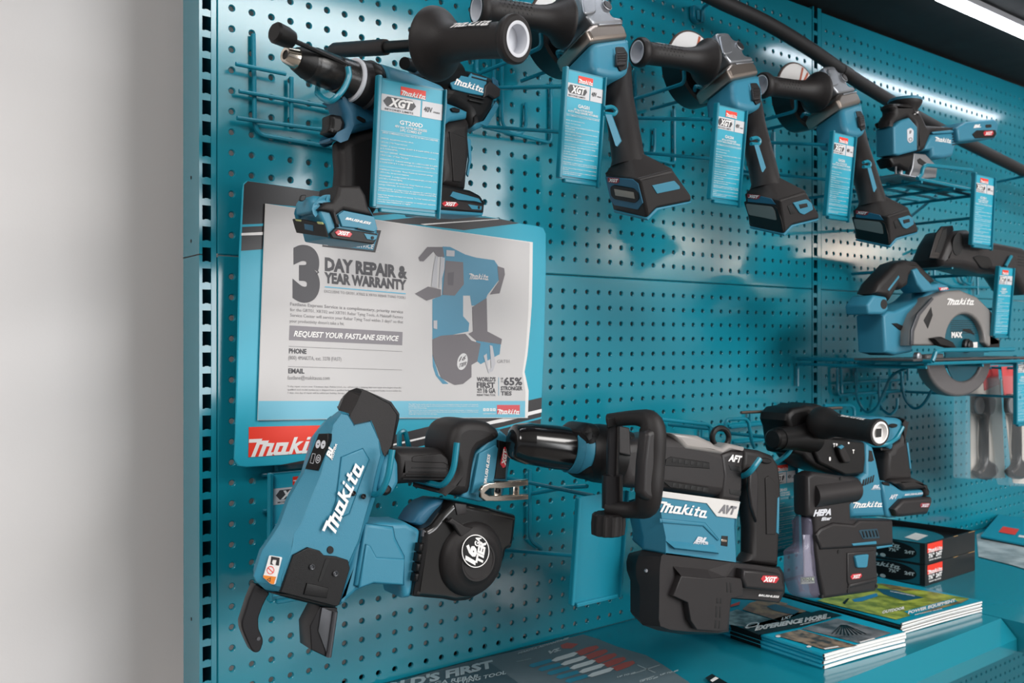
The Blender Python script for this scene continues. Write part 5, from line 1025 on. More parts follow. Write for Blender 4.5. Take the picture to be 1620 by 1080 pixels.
rb_ = M().slab(JP, mp(JQ, [(1162,414),(1170,404),(1208,402),(1214,414),(1206,426),(1168,428)]), .001, .0003, off=.0060).build('voltage_badge', REDB, sx)
m = M(); text(m, JP, 'XGT', JQ(1170, 424), JQ(1206, 422), (.6, -4.4), .0064, .05, .15); m.build('lettering', WHITE, rb_)
m = M(); text(m, JP, 'BL', JQ(1112, 388), JQ(1150, 384), (1, -4.4), .0046, .06, .15); m.build('lettering', WHITE, js)
M().slab(JP, rounded(mp(JQ, [(1172,372),(1202,370),(1204,386),(1174,388)]), 2), .001, .0003, off=.0046).build('side_slot', DARK, js)
M().slab(JP, mp(JQ, [(690,540),(715,528),(818,505),(812,560),(792,602),(764,596),(740,580),(712,585)]), .03, .006, off=-.006).build('blade_housing', BLACK, js)
M().tube([JP.hit(*JQ(742, 560), -.02), JP.hit(*JQ(742, 640), -.02)], .0055, 14).build('blade_clamp', STEEL, js)
M().slab(JP, mp(JQ, [(722,575),(726,575),(728,640),(722,640)]), .003, .0003, off=-.01).build('saw_blade', STEEL, js)
M().slab(JP, mp(JQ, [(815,515),(872,520),(932,582),(925,640),(782,645),(805,592)]), .012, .002, off=-.008).build('bevel_bracket', STEEL, js)
M().slab(JP, mp(JQ, [(832,548),(845,540),(885,570),(875,585),(838,566)]), .004, .001, off=-.0065).build('bracket_slot', DARK, js)
zz = JP.hit(*JQ(760, 655), -.02).z
bpX = [JP.hit(*JQ(692, 650), 0), JP.hit(*JQ(1060, 672), 0)]
M().box((bpX[0].x, -.235, zz-.004), (bpX[1].x, -.165, zz), .002).build('sole_plate', STEEL, js)
jw = thing('wire_shelf', 'teal wire shelf with slanting braces carrying the jigsaw', 'shelf', at(1450, 290, 0))
ZS = zz-.0075
xs0, xs1 = JP.hit(*JQ(830, 642), .03).x+.004, bpX[1].x+.03
for k, y in enumerate((-.245, -.215, -.185, -.150, -.11)): M().wire([V((xs0, y, ZS)), V((xs1, y, ZS))], .0028).build('deck_wire', WIRE, jw)
for x in (xs0+.01, (xs0+xs1)/2, xs1-.01): M().wire([V((x, -.246, ZS-.004)), V((x, -.006, ZS-.004))], .0030, .01).build('cross_wire', WIRE, jw)
p = [JP.hit(*JQ(x, y), .03) for x, y in [(830, 642), (852, 622), (856, 592), (872, 575), (1105, 600)]]
M().wire(p, .0036, .012).build('front_rail', WIRE, jw)
for q0, q1 in (((700, 780), (790, 692)), ((800, 830), (930, 725))): M().wire([at(*JQ(*q0), .03), at(*JQ(*q1), .15)], .0030).build('brace', WIRE, jw)
def sign(par, x, y, d, title, lines, label, tip=.10, size=(.064, .132)):
    L = at(x, y, d); holder_mesh(M(), L, size[0], size[1], tip=tip).build('sign_holder', WIRE, par)
    M().wire([V((L.x+.02, -.006, L.z+.05)), V((L.x+.02, -d-.001, L.z+.05))], .0028).build('sign_arm', WIRE, par)
    price_card(L, title, lines, label, 'beyond', tip, size)
sign(jw, 1536, 384, .245, 'GVJ01', ['40V max XGT® BRUSHLESS', 'BARREL GRIP JIG SAW'], 'teal and grey price card right of the jigsaw, above the reciprocating saw', .05, (.078, .130))
# ================================================================ reciprocating saw
KQ = Q(1280, 330, 3.085); KP = wallplane(.230)
rs = thing('reciprocating_saw', 'black reciprocating saw with slotted shoe at the right edge', 'power tool', at(1560, 420, .2))
so = mp(KQ, [(588,240),(622,122),(650,86),(702,82),(706,100),(692,200),(652,248)])
m = M(); m.slab(KP, so, .004, .001, off=-.01); m.build('shoe', BLKMET, rs)
M().slab(KP, mp(KQ, [(616,212),(652,108),(672,95),(670,140),(642,215)]), .001, .0002, off=-.0094).build('shoe_slot', DARK, rs)
M().slab(KP, mp(KQ, [(655,246),(690,158),(722,106),(796,100),(802,166),(900,157),(1062,190),(1090,420),(1060,420),(1002,332),(890,317),(850,316),(760,291),(668,282)]), .07, .016, off=0, steps=5).build('housing', GREY, rs)
M().slab(KP, mp(KQ, ellipse(728, 172, 26, 56, .1)), .002, .0004, off=.0012).build('nose_opening', DARK, rs)
M().slab(KP, rounded(mp(KQ, [(800,235),(830,225),(880,235),(900,270),(880,300),(840,290)]), 4), .004, .002, off=.002).build('boot_ridge', BLACK, rs)
M().tube([KP.hit(*KQ(986, 232), .004), KP.hit(*KQ(958, 282), .004)], .0034, 8).build('hook_tip', WIRE, rs)
for k in range(4): M().slab(KP, mp(KQ, [(1020, 230+k*14), (1050, 234+k*14), (1050, 239+k*14), (1020, 235+k*14)]), .001, .0002, off=.0005).build('vent_slot', DARK, rs)
hk = thing('wire_hook', 'teal wire hook carrying the reciprocating saw at the right edge', 'hook', at(1500, 430, 0), 'wire tool hooks')
wires(hk, KQ, [(610,240),(610,345),(700,380),(880,385)], .01); wires(hk, KQ, [(640,290),(890,315)], .01); wires(hk, KQ, [(500,220),(540,200),(600,205)], .01)
wires(hk, KQ, [(740,310),(745,350),(790,375),(800,320)], .01); wires(hk, KQ, [(820,320),(822,420)], .01, nm='upright_wire')
e = at(*KQ(700, 286), .22); M().wire([e, V((e.x, -.006, e.z))], .0034).build('prong', WIRE, hk)
e = at(*KQ(900, 316), .22); M().wire([e, V((e.x, -.006, e.z))], .0034).build('prong', WIRE, hk)
sign(hk, 1570, 528, .235, 'GRJ01', ['40V max XGT® BRUSHLESS', 'RECIPRO SAW'], 'teal and grey price card under the reciprocating saw, right of the circular saw', .08)
# ================================================================ circular saw
CP2 = wallplane(.225)
cs_ = thing('circular_saw', 'circular saw with silver blade guard, white logo and teal body on a wire rack', 'power tool', at(1510, 540, .2))
M().slab(CP2, mp(KQ, [(362,520),(388,497),(420,500),(530,452),(548,440),(620,368),(680,374),(690,402),(600,440),(522,540),(505,700),(422,716),(372,702)]), .055, .006, off=-.012, steps=4).build('motor_housing', TOOL, cs_)
M().slab(CP2, mp(KQ, [(318,415),(345,360),(400,300),(432,265),(482,248),(532,256),(628,352),(600,372),(560,405),(535,380),(512,312),(495,330),(488,375),(458,395),(440,385),(398,452),(382,428)]), .040, .010, off=-.006, steps=4).build('handle', RUB, cs_)
M().slab(CP2, mp(KQ, [(505,300),(532,290),(545,310),(602,370),(640,362),(682,375),(640,400),(560,408),(530,370)]), .042, .004, off=-.002).build('handle_front', TOOL, cs_)
M().slab(CP2, mp(KQ, [(385,395),(438,325),(442,335),(392,402)]), .002, .0008, off=-.0052).build('handle_inlay', TOOL, cs_)
M().slab(CP2, rounded(mp(KQ, [(284,470),(320,420),(382,430),(390,495),(362,516),(292,516)]), 3), .045, .005, off=-.006).build('handle_rear', TOOL, cs_)
M().slab(CP2, mp(KQ, ellipse(366, 466, 16, 24)), .001, .0002, off=-.0055).build('strap_hole', DARK, cs_)
rb_ = M().slab(CP2, mp(KQ, [(632,385),(675,383),(682,394),(640,400)]), .001, .0003, off=-.001).build('voltage_badge', REDB, cs_)
m = M(); text(m, CP2, 'XGT', KQ(640, 397), KQ(676, 394), (.5, -3), -.0006, .05, .15); m.build('lettering', WHITE, rb_)
inn = [(762+95*math.cos(t), 652+138*math.sin(t)) for t in [PI*(1.02)+PI*.98*k/16 for k in range(17)]]
ug = M().slab(CP2, mp(KQ, [(496,668),(498,592),(530,512),(602,432),(680,402),(742,397),(822,430),(892,500),(922,580),(934,668),(880,676)]+[(x, y) for x, y in inn[::-1]]+[(660,668)]), .030, .005, off=.008, steps=4).build('upper_guard', mat('guard_silver', '8d8a88', .42, metal=.35), cs_)
m = M(); logo(m, CP2, KQ(670, 470), KQ(804, 468), (2, -10.8), .0086); m.build('logo', WHITE, ug)
M().slab(CP2, mp(KQ, [(560,545),(596,480),(604,520),(580,585)]), .001, .0003, off=.0086).build('guard_window', DARK, ug)
M().slab(CP2, mp(KQ, [(530,512),(602,432),(612,440),(545,520),(515,600),(512,665),(498,665),(500,592)]), .004, .0015, off=.011).build('guard_rim', GUN, ug)
bc = CP2.hit(*KQ(757, 668), -.004)
bl = M().lathe(bc, bc+V((0, -1, 0)), [(0, .004), (0, .078), (.0016, .078), (.0017, .004)], 72).build('saw_blade', mat('blade_teal_coat', '155f70', .3, metal=.3), cs_)
M().lathe(bc, bc+V((0, -1, 0)), [(0, .0135), (.008, .0135), (.010, .010), (.013, .010), (.014, .007)], 24).build('arbor', BLKMET, cs_)
m = M()
for k in range(7): m.flat(CP2, [mp(KQ, [(690, 545+k*10), (820, 545+k*10), (820, 548+k*10), (690, 548+k*10)])], -.0020)
m.flat(CP2, [mp(KQ, [(752,585),(790,590),(810,618),(780,605),(750,597)])], -.0018); m.build('blade_print', BLACK, bl)
m = M(); text(m, CP2, 'MAX', KQ(695, 628), KQ(748, 628), 8, -.0016, .06, 0); m.flat(CP2, [mp(KQ, [(765,655),(822,650),(822,688),(765,692)])], -.0018); m.build('blade_lettering', PWHITE, bl)
ang = [PI*.02+PI*1.02*k/20 for k in range(21)]
lo = [(733+158*math.cos(t), 735+182*math.sin(t)) for t in ang]; li = [(752+92*math.cos(t), 722+120*math.sin(t)) for t in ang]
M().slab(CP2, mp(KQ, lo+li[::-1]), .024, .005, off=.002, steps=4).build('lower_guard', mat('guard_grey', '6a6768', .42, metal=.35), cs_)
M().slab(CP2, mp(KQ, [(608,632),(650,624),(705,650),(725,685),(690,680),(640,668)]), .012, .003, off=.018).build('guard_lever', BLACK, cs_)
M().slab(CP2, mp(KQ, [(880,610),(935,640),(930,690),(880,700)]), .02, .003, off=.008).build('depth_bracket', BLACK, cs_)
e0, e1_ = CP2.hit(*KQ(430, 738), .01), CP2.hit(*KQ(1000, 722), .01)
M().box((e0.x, -.265, e1_.z-.003), (e1_.x+.02, -.150, e1_.z+.001), .001).build('base_plate', mat('plate_grey', '5b5858', .4, metal=.4), cs_)
M().disc(CP2, *KQ(518, 722), 7, [(0, 1), (.008, 1), (.010, .6)], off=.0).build('bevel_knob', STEEL, cs_)
M().slab(CP2, mp(KQ, [(405,560),(430,558),(500,590),(495,606),(440,590)]), .004, .001, off=-.0105).build('cord_clip', BLACK, cs_)
cr = thing('wire_rack', 'teal wire rack with hanging loops carrying the circular saw', 'rack', at(1400, 600, 0))
ZR = e1_.z-.0075
p = [CP2.hit(*KQ(x, y), .055) for x, y in [(600, 745), (610, 722), (616, 698), (645, 690), (998, 686)]]
M().wire(p, .0040, .012, 10).build('front_rail', WIRE, cr)
M().wire([p[0], V((p[0].x, -.006, p[0].z))], .0036).build('rail_arm', WIRE, cr)
M().wire([V((p[0].x, -.268, ZR)), V((e1_.x+.03, -.268, ZR))], .0032).build('deck_wire', WIRE, cr)
for y in (-.22, -.17): M().wire([V((p[0].x, y, ZR)), V((e1_.x+.03, y, ZR))], .0030).build('deck_wire', WIRE, cr)
for t in (.0, .5, 1): x = p[0].x+(e1_.x-p[0].x)*t; M().wire([V((x, -.27, ZR-.006)), V((x, -.006, ZR-.006)), V((x, -.006, ZR-.05))], .0030, .01).build('cross_wire', WIRE, cr)
wires(cr, KQ, [(478,775),(138,770),(140,910),(475,888)], .010, nm='back_frame'); wires(cr, KQ, [(155,852),(455,835)], .010); wires(cr, KQ, [(155,770),(160,900)], .014, nm='upright_wire'); wires(cr, KQ, [(450,780),(452,890)], .014, nm='upright_wire')
wires(cr, KQ, [(228,800),(232,930),(275,1000),(330,980),(400,810),(480,775)], [.01, .02, .05, .08, .10, .12], bend=.02, nm='hanging_loop'); wires(cr, KQ, [(340,820),(345,970),(395,1010),(430,975),(430,925)], [.01, .02, .05, .06, .06], bend=.02, nm='hanging_loop')
wires(cr, KQ, [(450,800),(462,930),(515,985),(565,950),(620,840)], [.01, .02, .05, .08, .10], bend=.02, nm='hanging_loop'); wires(cr, KQ, [(172,720),(180,712),(185,770)], .01, nm='upright_wire')
sign(cr, 1606.5, 668, .255, 'GSH01', ['40V max XGT® BRUSHLESS', '7-1/4" CIRCULAR SAW'], 'teal price card cut by the right edge, at the end of the circular saw rack', .0)
# ================================================================ blister packs
BQ = Q(1420, 560, 4.5); FILM = mat('clear_film', 'eef2f4', .08, alpha=.08)
CREAM = mat('cream_card', 'cfc8bf', .5)
def blister(px, red, tool, film, d, label):
    P = wallplane(d); t = thing('blister_pack', label, 'pack', at(*BQ(*px[0]), d), 'hanging blister packs')
    c = M().slab(P, rounded(mp(BQ, px), 3), .0012, .0003).build('backing_card', CREAM, t)
    h = M().slab(P, mp(BQ, red), .0010, .0002, off=.0014).build('red_header', mat('header_red', 'cf4548', .45), t)
    tool(P, t); M().slab(P, rounded(mp(BQ, film), 4), .0260, .004, off=.0285, rb=.0002).build('clear_film', FILM, t)
def wrench(x0, y0):
    def f(P, t):
        o = lambda l: mp(BQ, [(x0+x, y0+y) for x, y in l])
        w_ = M().slab(P, catmull(o([(0,0),(40,-15),(110,-5),(125,40),(110,120),(80,150),(70,300),(75,440),(130,480),(140,540),(90,590),(20,580),(0,530),(50,470),(55,300),(45,150),(0,120)]), 3), .020, .007, off=.0235, steps=4).build('packed_tool', mat('packed_black', '18181b', .3), t)
        M().slab(P, o(ellipse(5, 62, 32, 60)), .004, .001, off=.0242).build('tool_dial', mat('dial_grey', '77797c', .35, metal=.4), w_)
    return f
blister([(518,190),(735,180),(765,880),(522,886)], [(600,90),(715,80),(725,215),(620,260)], wrench(585, 305), [(492,180),(742,170),(775,890),(485,892)], .150, 'clear blister pack with a black tool on a cream card, below the circular saw')
blister([(742,180),(960,170),(1010,930),(822,918)], [(740,90),(930,80),(950,230),(760,300)], wrench(820, 300), [(728,165),(980,150),(1030,950),(800,940)], .185, 'clear blister pack behind the cut-off price card at the right edge')
hk = thing('peg_hook', 'straight wire peg holding the hanging blister packs', 'hook', at(*BQ(660, 100), 0))
for x, y, d_ in ((665, 100, .16), (830, 100, .20)): e = at(*BQ(x, y), d_); M().wire([e, V((e.x, -.004, e.z))], .0028).build('peg_wire', WIRE, hk)
# ================================================================ things lying on the shelves
def zplane(px, py, Z): p = atz(px, py, Z); return planeV(p, p+V((1, 0, 0)), p+V((0, 1, 0)))
MQ = Q(1120, 900, 3.24)
def photo(name, c1, c2, scale):              # a printed photograph: mottled colours
    if name in MATS: return MATS[name]
    m = mat(name, c1, .35); nt = m.node_tree; n = nt.nodes; t = n.new('ShaderNodeTexNoise'); t.inputs['Scale'].default_value = scale; t.inputs['Detail'].default_value = 5
    tc = n.new('ShaderNodeTexCoord'); nt.links.new(tc.outputs['Object'], t.inputs['Vector'])
    r = n.new('ShaderNodeValToRGB'); r.color_ramp.elements[0].color = lin(c1); r.color_ramp.elements[1].color = lin(c2); r.color_ramp.elements[0].position = .38; r.color_ramp.elements[1].position = .62
    nt.links.new(t.outputs['Fac'], r.inputs['Fac']); nt.links.new(r.outputs['Color'], n['Principled BSDF'].inputs['Base Color']); return m
def magazine(A, B, Cc, Dd, z, th, label, group, cover, lift=.0):
    # A front corner, B right corner, Cc back corner, Dd left corner on the shelf plane; A-Dd is the spine
    t = thing('catalog', label, 'catalog', (A.x, A.y, z), group)
    n = 10
    def pt(a, b, zz):
        p = A+(B-A)*a+(Dd-A)*b
        return V((p.x, p.y, z+zz))
    def wav(a, b): return lift*math.sin(a*PI)*max(0, 1-b*3)
    m = M()
    for zt, zb in ((th*.88, th*.10),):
        top = [[pt(.01+.985*i/n, -.004+b, zt+wav(i/n, b)) for b in (0, .08, .2, .5, .995)] for i in range(n+1)]
        bot = [[pt(.01+.985*i/n, -.004+b, zb+wav(i/n, b)*.9) for b in (0, .08, .2, .5, .995)] for i in range(n+1)]
        for g, f in ((top, 1), (bot, -1)):
            k = len(m.v); m.v += [p for r in g for p in r]
            for i in range(n):
                for j in range(4):
                    q = (k+i*5+j, k+(i+1)*5+j, k+(i+1)*5+j+1, k+i*5+j+1); m.f.append(q[::f])
        for i in range(n): m.add([top[i][0], top[i+1][0], bot[i+1][0], bot[i][0]], [(3, 2, 1, 0)]); m.add([top[i][4], top[i+1][4], bot[i+1][4], bot[i][4]], [(0, 1, 2, 3)])
        for j in range(4): m.add([top[n][j], top[n][j+1], bot[n][j+1], bot[n][j]], [(3, 2, 1, 0)])
    m.build('pages', mat('page_white', 'e9e7e4', .6), t, smooth=False)
    m = M()
    for i in range(n):
        for b0, b1 in ((0, .08), (.08, .2), (.2, .5), (.5, 1)):
            m.add([pt(i/n, b0, th+wav(i/n, b0)), pt((i+1)/n, b0, th+wav((i+1)/n, b0)), pt((i+1)/n, b1, th+wav((i+1)/n, b1)), pt(i/n, b1, th+wav(i/n, b1))], [(0, 1, 2, 3)])
    for j, (b0, b1) in enumerate(((0, .2), (.2, .5), (.5, 1))):
        m.add([pt(0, b0, th), pt(0, b1, th), pt(-.008, b1, th*.5), pt(-.008, b0, th*.5), pt(0, b0, 0), pt(0, b1, 0)], [(0, 1, 2, 3), (3, 2, 5, 4)])
    m.add([pt(0, 0, .0001), pt(1, 0, .0001), pt(1, 1, .0001), pt(0, 1, .0001)], [(3, 2, 1, 0)])
    c = m.build('cover', cover, t, angle=50)
    return t, c
# front stack
ZT = ZB+.0225
A, B, L0 = atz(*MQ(590, 432), ZT), atz(*MQ(1012, 318), ZT), atz(*MQ(112, 276), ZT)
Dd = A+(L0-A).normalized()*.272; Cc = B+(Dd-A)
names = ['top catalog of the front stack, black band and photos on its teal cover', 'second catalog down in the front stack on the shelf', 'third catalog down in the front stack on the shelf', 'lowest catalog of the front stack on the shelf']
COV = mat('cover_teal', '18a0bd', .25)
for k in range(4):
    dx = V((.0015*((k*7) % 3-1), .001*((k*5) % 3-1), 0))
    t, c = magazine(A+dx, B+dx, Cc+dx, Dd+dx, ZB+.0002+.0056*k, .0054, names[3-k], 'tool catalogs in the front stack', COV, .0007 if k == 3 else .0012)
    for b0, b1 in ((.40, .62),):
        s0 = (A+dx)+(Dd-A)*b0; s1 = (A+dx)+(Dd-A)*b1; u = (B-A)*-.0095; z0 = ZB+.0002+.0056*k
        M().add([V((s0.x+u.x, s0.y+u.y, z0+.0002)), V((s1.x+u.x, s1.y+u.y, z0+.0002)), V((s1.x+u.x, s1.y+u.y, z0+.0052)), V((s0.x+u.x, s0.y+u.y, z0+.0052))], [(0, 1, 2, 3)]).build('spine_band', BLACK, t)
ZC_ = zplane(1300, 1000, ZB+.0002+.0056*3+.0054+.0008)
def art(par, nm, m_, l, off=.0004): return M().flat(ZC_, [mp(MQ, l)], off).build(nm, m_, par)
art(c, 'black_band', BLACK, [(175,300),(440,225),(590,210),(690,236),(640,248),(480,296),(262,336)])
art(c, 'orange_photo', photo('orange_workshop_photo', '8c4a22', 'c98a55', 60), [(176,206),(215,172),(300,150),(530,205),(400,258),(385,272)])
art(c, 'teal_corner', COV, [(440,166),(590,206),(530,222),(400,180)], .0006)
art(c, 'grey_photo', photo('grey_jobsite_photo', '4a4d4e', 'a9b3b2', 60), [(40,240),(150,206),(380,272),(200,298),(60,275)])
art(c, 'blade_photo', photo('grey_blade_photo', '3c3b3d', '8a8789', 25), [(478,304),(662,252),(940,326),(778,380)])
art(c, 'brown_photo', photo('brown_site_photo', '3d322b', '9a7f66', 60), [(345,338),(470,308),(768,392),(600,412)])
m = M()
for k in range(9): a = 630+k*22; m.flat(ZC_, [mp(MQ, [(690+(a-700)*.15, 285), (696+(a-700)*.15, 285), (a+8, 338-abs(k-4)*2), (a, 340-abs(k-4)*2)])], .0008)
m.build('pictured_blades', BLACK, c)
M().flat(ZC_, [mp(MQ, [(300,190),(345,178),(470,215),(440,232),(380,222),(340,212)])], .0008).build('pictured_tool', mat('pictured_blue', '3a5a72', .4), c)
m = M(); text(m, ZC_, 'EXPERIENCE MORE', MQ(240, 314), MQ(608, 250), (2.78, -6.79), .0008, .06, 0); text(m, ZC_, 'LXT', MQ(376, 262), MQ(428, 248), (1.54, -4.32), .0008, .05, 0); text(m, ZC_, 'THE TOOLS YOU WANT AND THE', MQ(470, 288), MQ(628, 250), (0.62, -1.85), .0008, .03, 0)
m.flat(ZC_, [mp(MQ, [(775,372),(850,352),(858,357),(782,378)])], .0008); m.flat(ZC_, [mp(MQ, [(592,405),(665,393),(672,398),(600,411)])], .0008); m.flat(ZC_, [mp(MQ, ellipse(230, 285, 34, 12, -.2)), mp(MQ, ellipse(230, 285, 26, 8, -.2))], .0008)
for x, y in ((203, 298), (360, 344), (518, 396)): m.flat(ZC_, [mp(MQ, ellipse(x, y, 13, 5))], .0008)
m.build('lettering', WHITE, c)
lg = M().flat(ZC_, [mp(MQ, [(118,182),(165,166),(160,182),(110,195)])], .0006).build('logo_panel', RED, c)
# second stack
ZT2 = ZB+.0175
A, B, L0 = atz(*MQ(985, 278), ZT2), atz(*MQ(1402, 164), ZT2), atz(*MQ(578, 168), ZT2)
Dd = A+(L0-A).normalized()*.268; Cc = B+(Dd-A)
COV2 = mat('cover_teal_dark', '149ab5', .25)
names = ['top catalog of the rear stack with a grassy green cover', 'second catalog down in the rear stack', 'third catalog down in the rear stack', 'fourth catalog down in the rear stack', 'lowest catalog of the rear stack']
for k in range(5):
    dx = V((.002*((k*5) % 3-1), .0015*((k*7) % 3-1), 0))
    t, c = magazine(A+dx, B+dx, Cc+dx, Dd+dx, ZB+.0002+.0035*k, .0033, names[4-k], 'catalogs in the rear stack', COV2 if k == 4 else mat('cover_dark_edge', '1d2a2c', .35), .0007 if k == 4 else .0010)
ZC_ = zplane(1450, 970, ZB+.0002+.0035*4+.0033+.0008)
art(c, 'grass_photo', photo('grass_photo', '6f8228', 'b4bf4a', 45), [(560,160),(700,110),(860,72),(985,88),(1340,150),(965,258),(720,200)])
art(c, 'soil_patch', photo('soil_photo', '5f5230', 'a08f52', 60), [(880,72),(985,88),(1100,108),(960,112)], .0006)
art(c, 'soil_patch', photo('soil_photo', '5f5230', 'a08f52', 60), [(1180,180),(1340,152),(1300,172),(1080,232)], .0006)
art(c, 'blue_banner', mat('banner_blue', '12566e', .35), [(862,98),(960,108),(1110,146),(1005,162),(900,128)], .0008)
art(c, 'pictured_tool', mat('pictured_tool_blue', '2f86b5', .35), [(738,155),(800,140),(865,122),(872,138),(790,165),(752,168)], .0008)
art(c, 'pictured_handle', BLACK, [(690,172),(715,148),(726,150),(702,180)], .0008)
art(c, 'title_bar', COV2, [(1005,216),(1250,152),(1280,164),(1040,236)], .0008)
m = M(); text(m, ZC_, 'POWER EQUIPMENT', MQ(1025, 230), MQ(1268, 165), (0.93, -4.63), .0010, .05, 0); text(m, ZC_, 'OUTDOOR', MQ(892, 228), MQ(1008, 204), (0.93, -4.32), .0010, .05, 0); text(m, ZC_, 'REFERENCE GUIDE', MQ(1060, 236), MQ(1200, 204), (0.31, -1.54), .0010, .03, 0); text(m, ZC_, 'FOR LANDSCAPE PROFESSIONALS', MQ(935, 115), MQ(1060, 140), (0.31, -1.54), .0010, .02, 0)
m.build('lettering', WHITE, c)
# saw blade boxes
BX = Q(1260, 780, 3.6)
a0, b0, c0 = atz(*BX(732, 531), ZB), atz(*BX(1016, 440), ZB), atz(*BX(440, 478), ZB)
ub = (b0-a0); uc = (c0-a0); uc = uc-ub.normalized()*uc.dot(ub.normalized())*.0
uc = uc.normalized()*.19; BH = .0405
BOXB = mat('box_black_card', '121315', .35); BOXT = mat('box_teal_print', '0f5a68', .35); EDGE = mat('box_cardboard_edge', 'a8834f', .7)
for k, lab in enumerate(('lower black saw blade box of the stack of two, standing on the shelf', 'upper black saw blade box of the stack of two, open at the top')):
    z0 = ZB+.0002+k*(BH+.0008)
    t = thing('blade_box', lab, 'box', (a0.x, a0.y, z0), 'stacked blade boxes')
    def q(u, v, zz): p = a0+ub*u+uc*v; return V((p.x, p.y, z0+zz))
    m = M()
    if k == 0: m.loft([[q(0, 0, z), q(1, 0, z), q(1, 1, z), q(0, 1, z)] for z in (0, BH)])
    else:
        w_ = .012
        m.loft([[q(0, 0, z), q(1, 0, z), q(1, 1, z), q(0, 1, z)] for z in (0, BH)], True, False)
        m.loft([[q(w_, w_, z), q(w_, 1-w_, z), q(1-w_, 1-w_, z), q(1-w_, w_, z)] for z in (BH, BH-.012)], False, True)
        m.add([q(0, 0, BH), q(1, 0, BH), q(1, 1, BH), q(0, 1, BH), q(w_, w_, BH), q(1-w_, w_, BH), q(1-w_, 1-w_, BH), q(w_, 1-w_, BH)], [(0, 1, 5, 4), (1, 2, 6, 5), (2, 3, 7, 6), (3, 0, 4, 7)])
    m.build('carton', BOXB, t, smooth=False)
    Pb = planeV(q(0, 0, 0), q(1, 0, 0), q(0, 0, BH)).sh(.0006)
    def fb(u0, u1, z0_, z1_, off=0): return [q(u0, 0, BH*z0_)+Pb.n*(.0006+off), q(u1, 0, BH*z0_)+Pb.n*(.0006+off), q(u1, 0, BH*z1_)+Pb.n*(.0006+off), q(u0, 0, BH*z1_)+Pb.n*(.0006+off)]
    lp_ = M().poly([fb(.04, .33, .52, .96)]).build('logo_panel', RED, t)
    m = M(); A3 = q(.045, 0, BH*.53)+Pb.n*.0010; logo3(m, A3, ub*.28, V((0, 0, BH*.2))); m.build('logo', WHITE, lp_)
    m = M(); text3(m, '7¼"', q(.06, 0, BH*.28)+Pb.n*.0008, q(.17, 0, BH*.28)+Pb.n*.0008, V((0, 0, BH*.18)), .05); text3(m, '24T', q(.20, 0, BH*.28)+Pb.n*.0008, q(.32, 0, BH*.28)+Pb.n*.0008, V((0, 0, BH*.18)), .05)
    text3(m, 'SAW BLADE', q(.07, 0, BH*.14)+Pb.n*.0008, q(.30, 0, BH*.14)+Pb.n*.0008, V((0, 0, BH*.06)), .03); m.build('lettering', WHITE, t)
    for u0, u1 in ((.55, .64), (.86, .99)): M().poly([fb(u0, u1, .97, 1.0)]).build('carton_edge', EDGE, t)
    Pc = planeV(q(0, 0, 0), q(0, 1, 0), q(0, 0, BH))
    g = lambda v, zz, o_=.0006: q(0, v, BH*zz)+Pc.n*o_
    bp_ = M().poly([[g(.05, .05), g(.97, .05), g(.97, .95), g(.05, .95)]]).build('side_print', BOXT, t)
    M().poly([[g(.34+.26*math.cos(s_), .5+.62*math.sin(s_)*.7, .0009) for s_ in [2*PI*i/32 for i in range(32)]]]).build('pictured_blade', BLACK, bp_)
    m = M(); logo3(m, g(.62, .62, .0012), g(.24, .62, .0012)-g(.62, .62, .0012), V((0, 0, BH*.22))); text3(m, 'MAX', g(.82, .40, .0012), g(.62, .40, .0012), V((0, 0, BH*.2)), .06); text3(m, '7¼"', g(.36, .42, .0012), g(.26, .42, .0012), V((0, 0, BH*.14)), .05); text3(m, '24T', g(.20, .42, .0012), g(.10, .42, .0012), V((0, 0, BH*.14)), .05)
    for v in (.5, .42): m.poly([[g(v+.03*math.cos(s_), .16+.09*math.sin(s_), .0012) for s_ in [2*PI*i/16 for i in range(16)]]])
    m.build('lettering', mat('box_white_print', 'c9cfce', .4), bp_)
cz_ = q(.5, .5, BH-.0105)
bd2 = M().lathe(cz_, cz_+V((0, 0, 1)), [(0, .005), (0, .078), (.0018, .078), (.0018, .005)], 48).build('saw_blade', mat('blade_teal_pack', '1d7f92', .25, metal=.2))
tag(bd2, 'teal saw blade lying inside the open upper blade box', 'saw blade')
M().poly([[cz_+V((x, y, .0022)) for x, y in ((-.03, -.05), (.03, -.04), (.035, -.01), (-.025, -.02))]]).build('blade_label', PWHITE, bd2)
# right shelf: camouflage flyer and a teal pouch
ZR_ = zplane(1580, 870, ZB+.0012)
fl = M().slab(ZR_, [(1543, 843), (1590, 822), (1690, 860), (1680, 930), (1600, 905), (1546, 890)], .0009, .0001).build('flyer', mat('flyer_teal_edge', '1a8da6', .35))
tag(fl, 'grey camouflage patterned flyer on the shelf at the right edge, past the blade boxes', 'flyer')
M().flat(ZR_, [[(1545, 845), (1592, 826), (1680, 858), (1672, 915), (1600, 893), (1548, 880)]], .0003).build('camouflage_print', photo('camouflage_photo', '8f979a', 'c6ccce', 22), fl)
pc = thing('pouch', 'flat teal packet with black underside and red label at the right edge of the shelf', 'pouch', atz(1600, 850, ZB+.003), None)
pts = [atz(x, y, ZB+.003) for x, y in ((1551, 851), (1640, 868), (1700, 845), (1580, 828))]
M().hull([p+V((0, 0, .0)) for p in pts]+[p+V((0, 0, .006)) for p in pts[:2]]+[p+V((0, 0, .024)) for p in pts[2:]]).build('packet', mat('packet_teal', '1b93ad', .25), pc, bev=.002)
M().hull([p+V((0, -.001, -.001)) for p in pts]+[p+V((0, -.002, .0022)) for p in pts[:2]]).build('underside', BLACK, pc)
u, v = pts[1]-pts[0], pts[3]-pts[0]
g = lambda a, b: pts[0]+u*a+v*b+V((0, 0, .0072+.018*b))
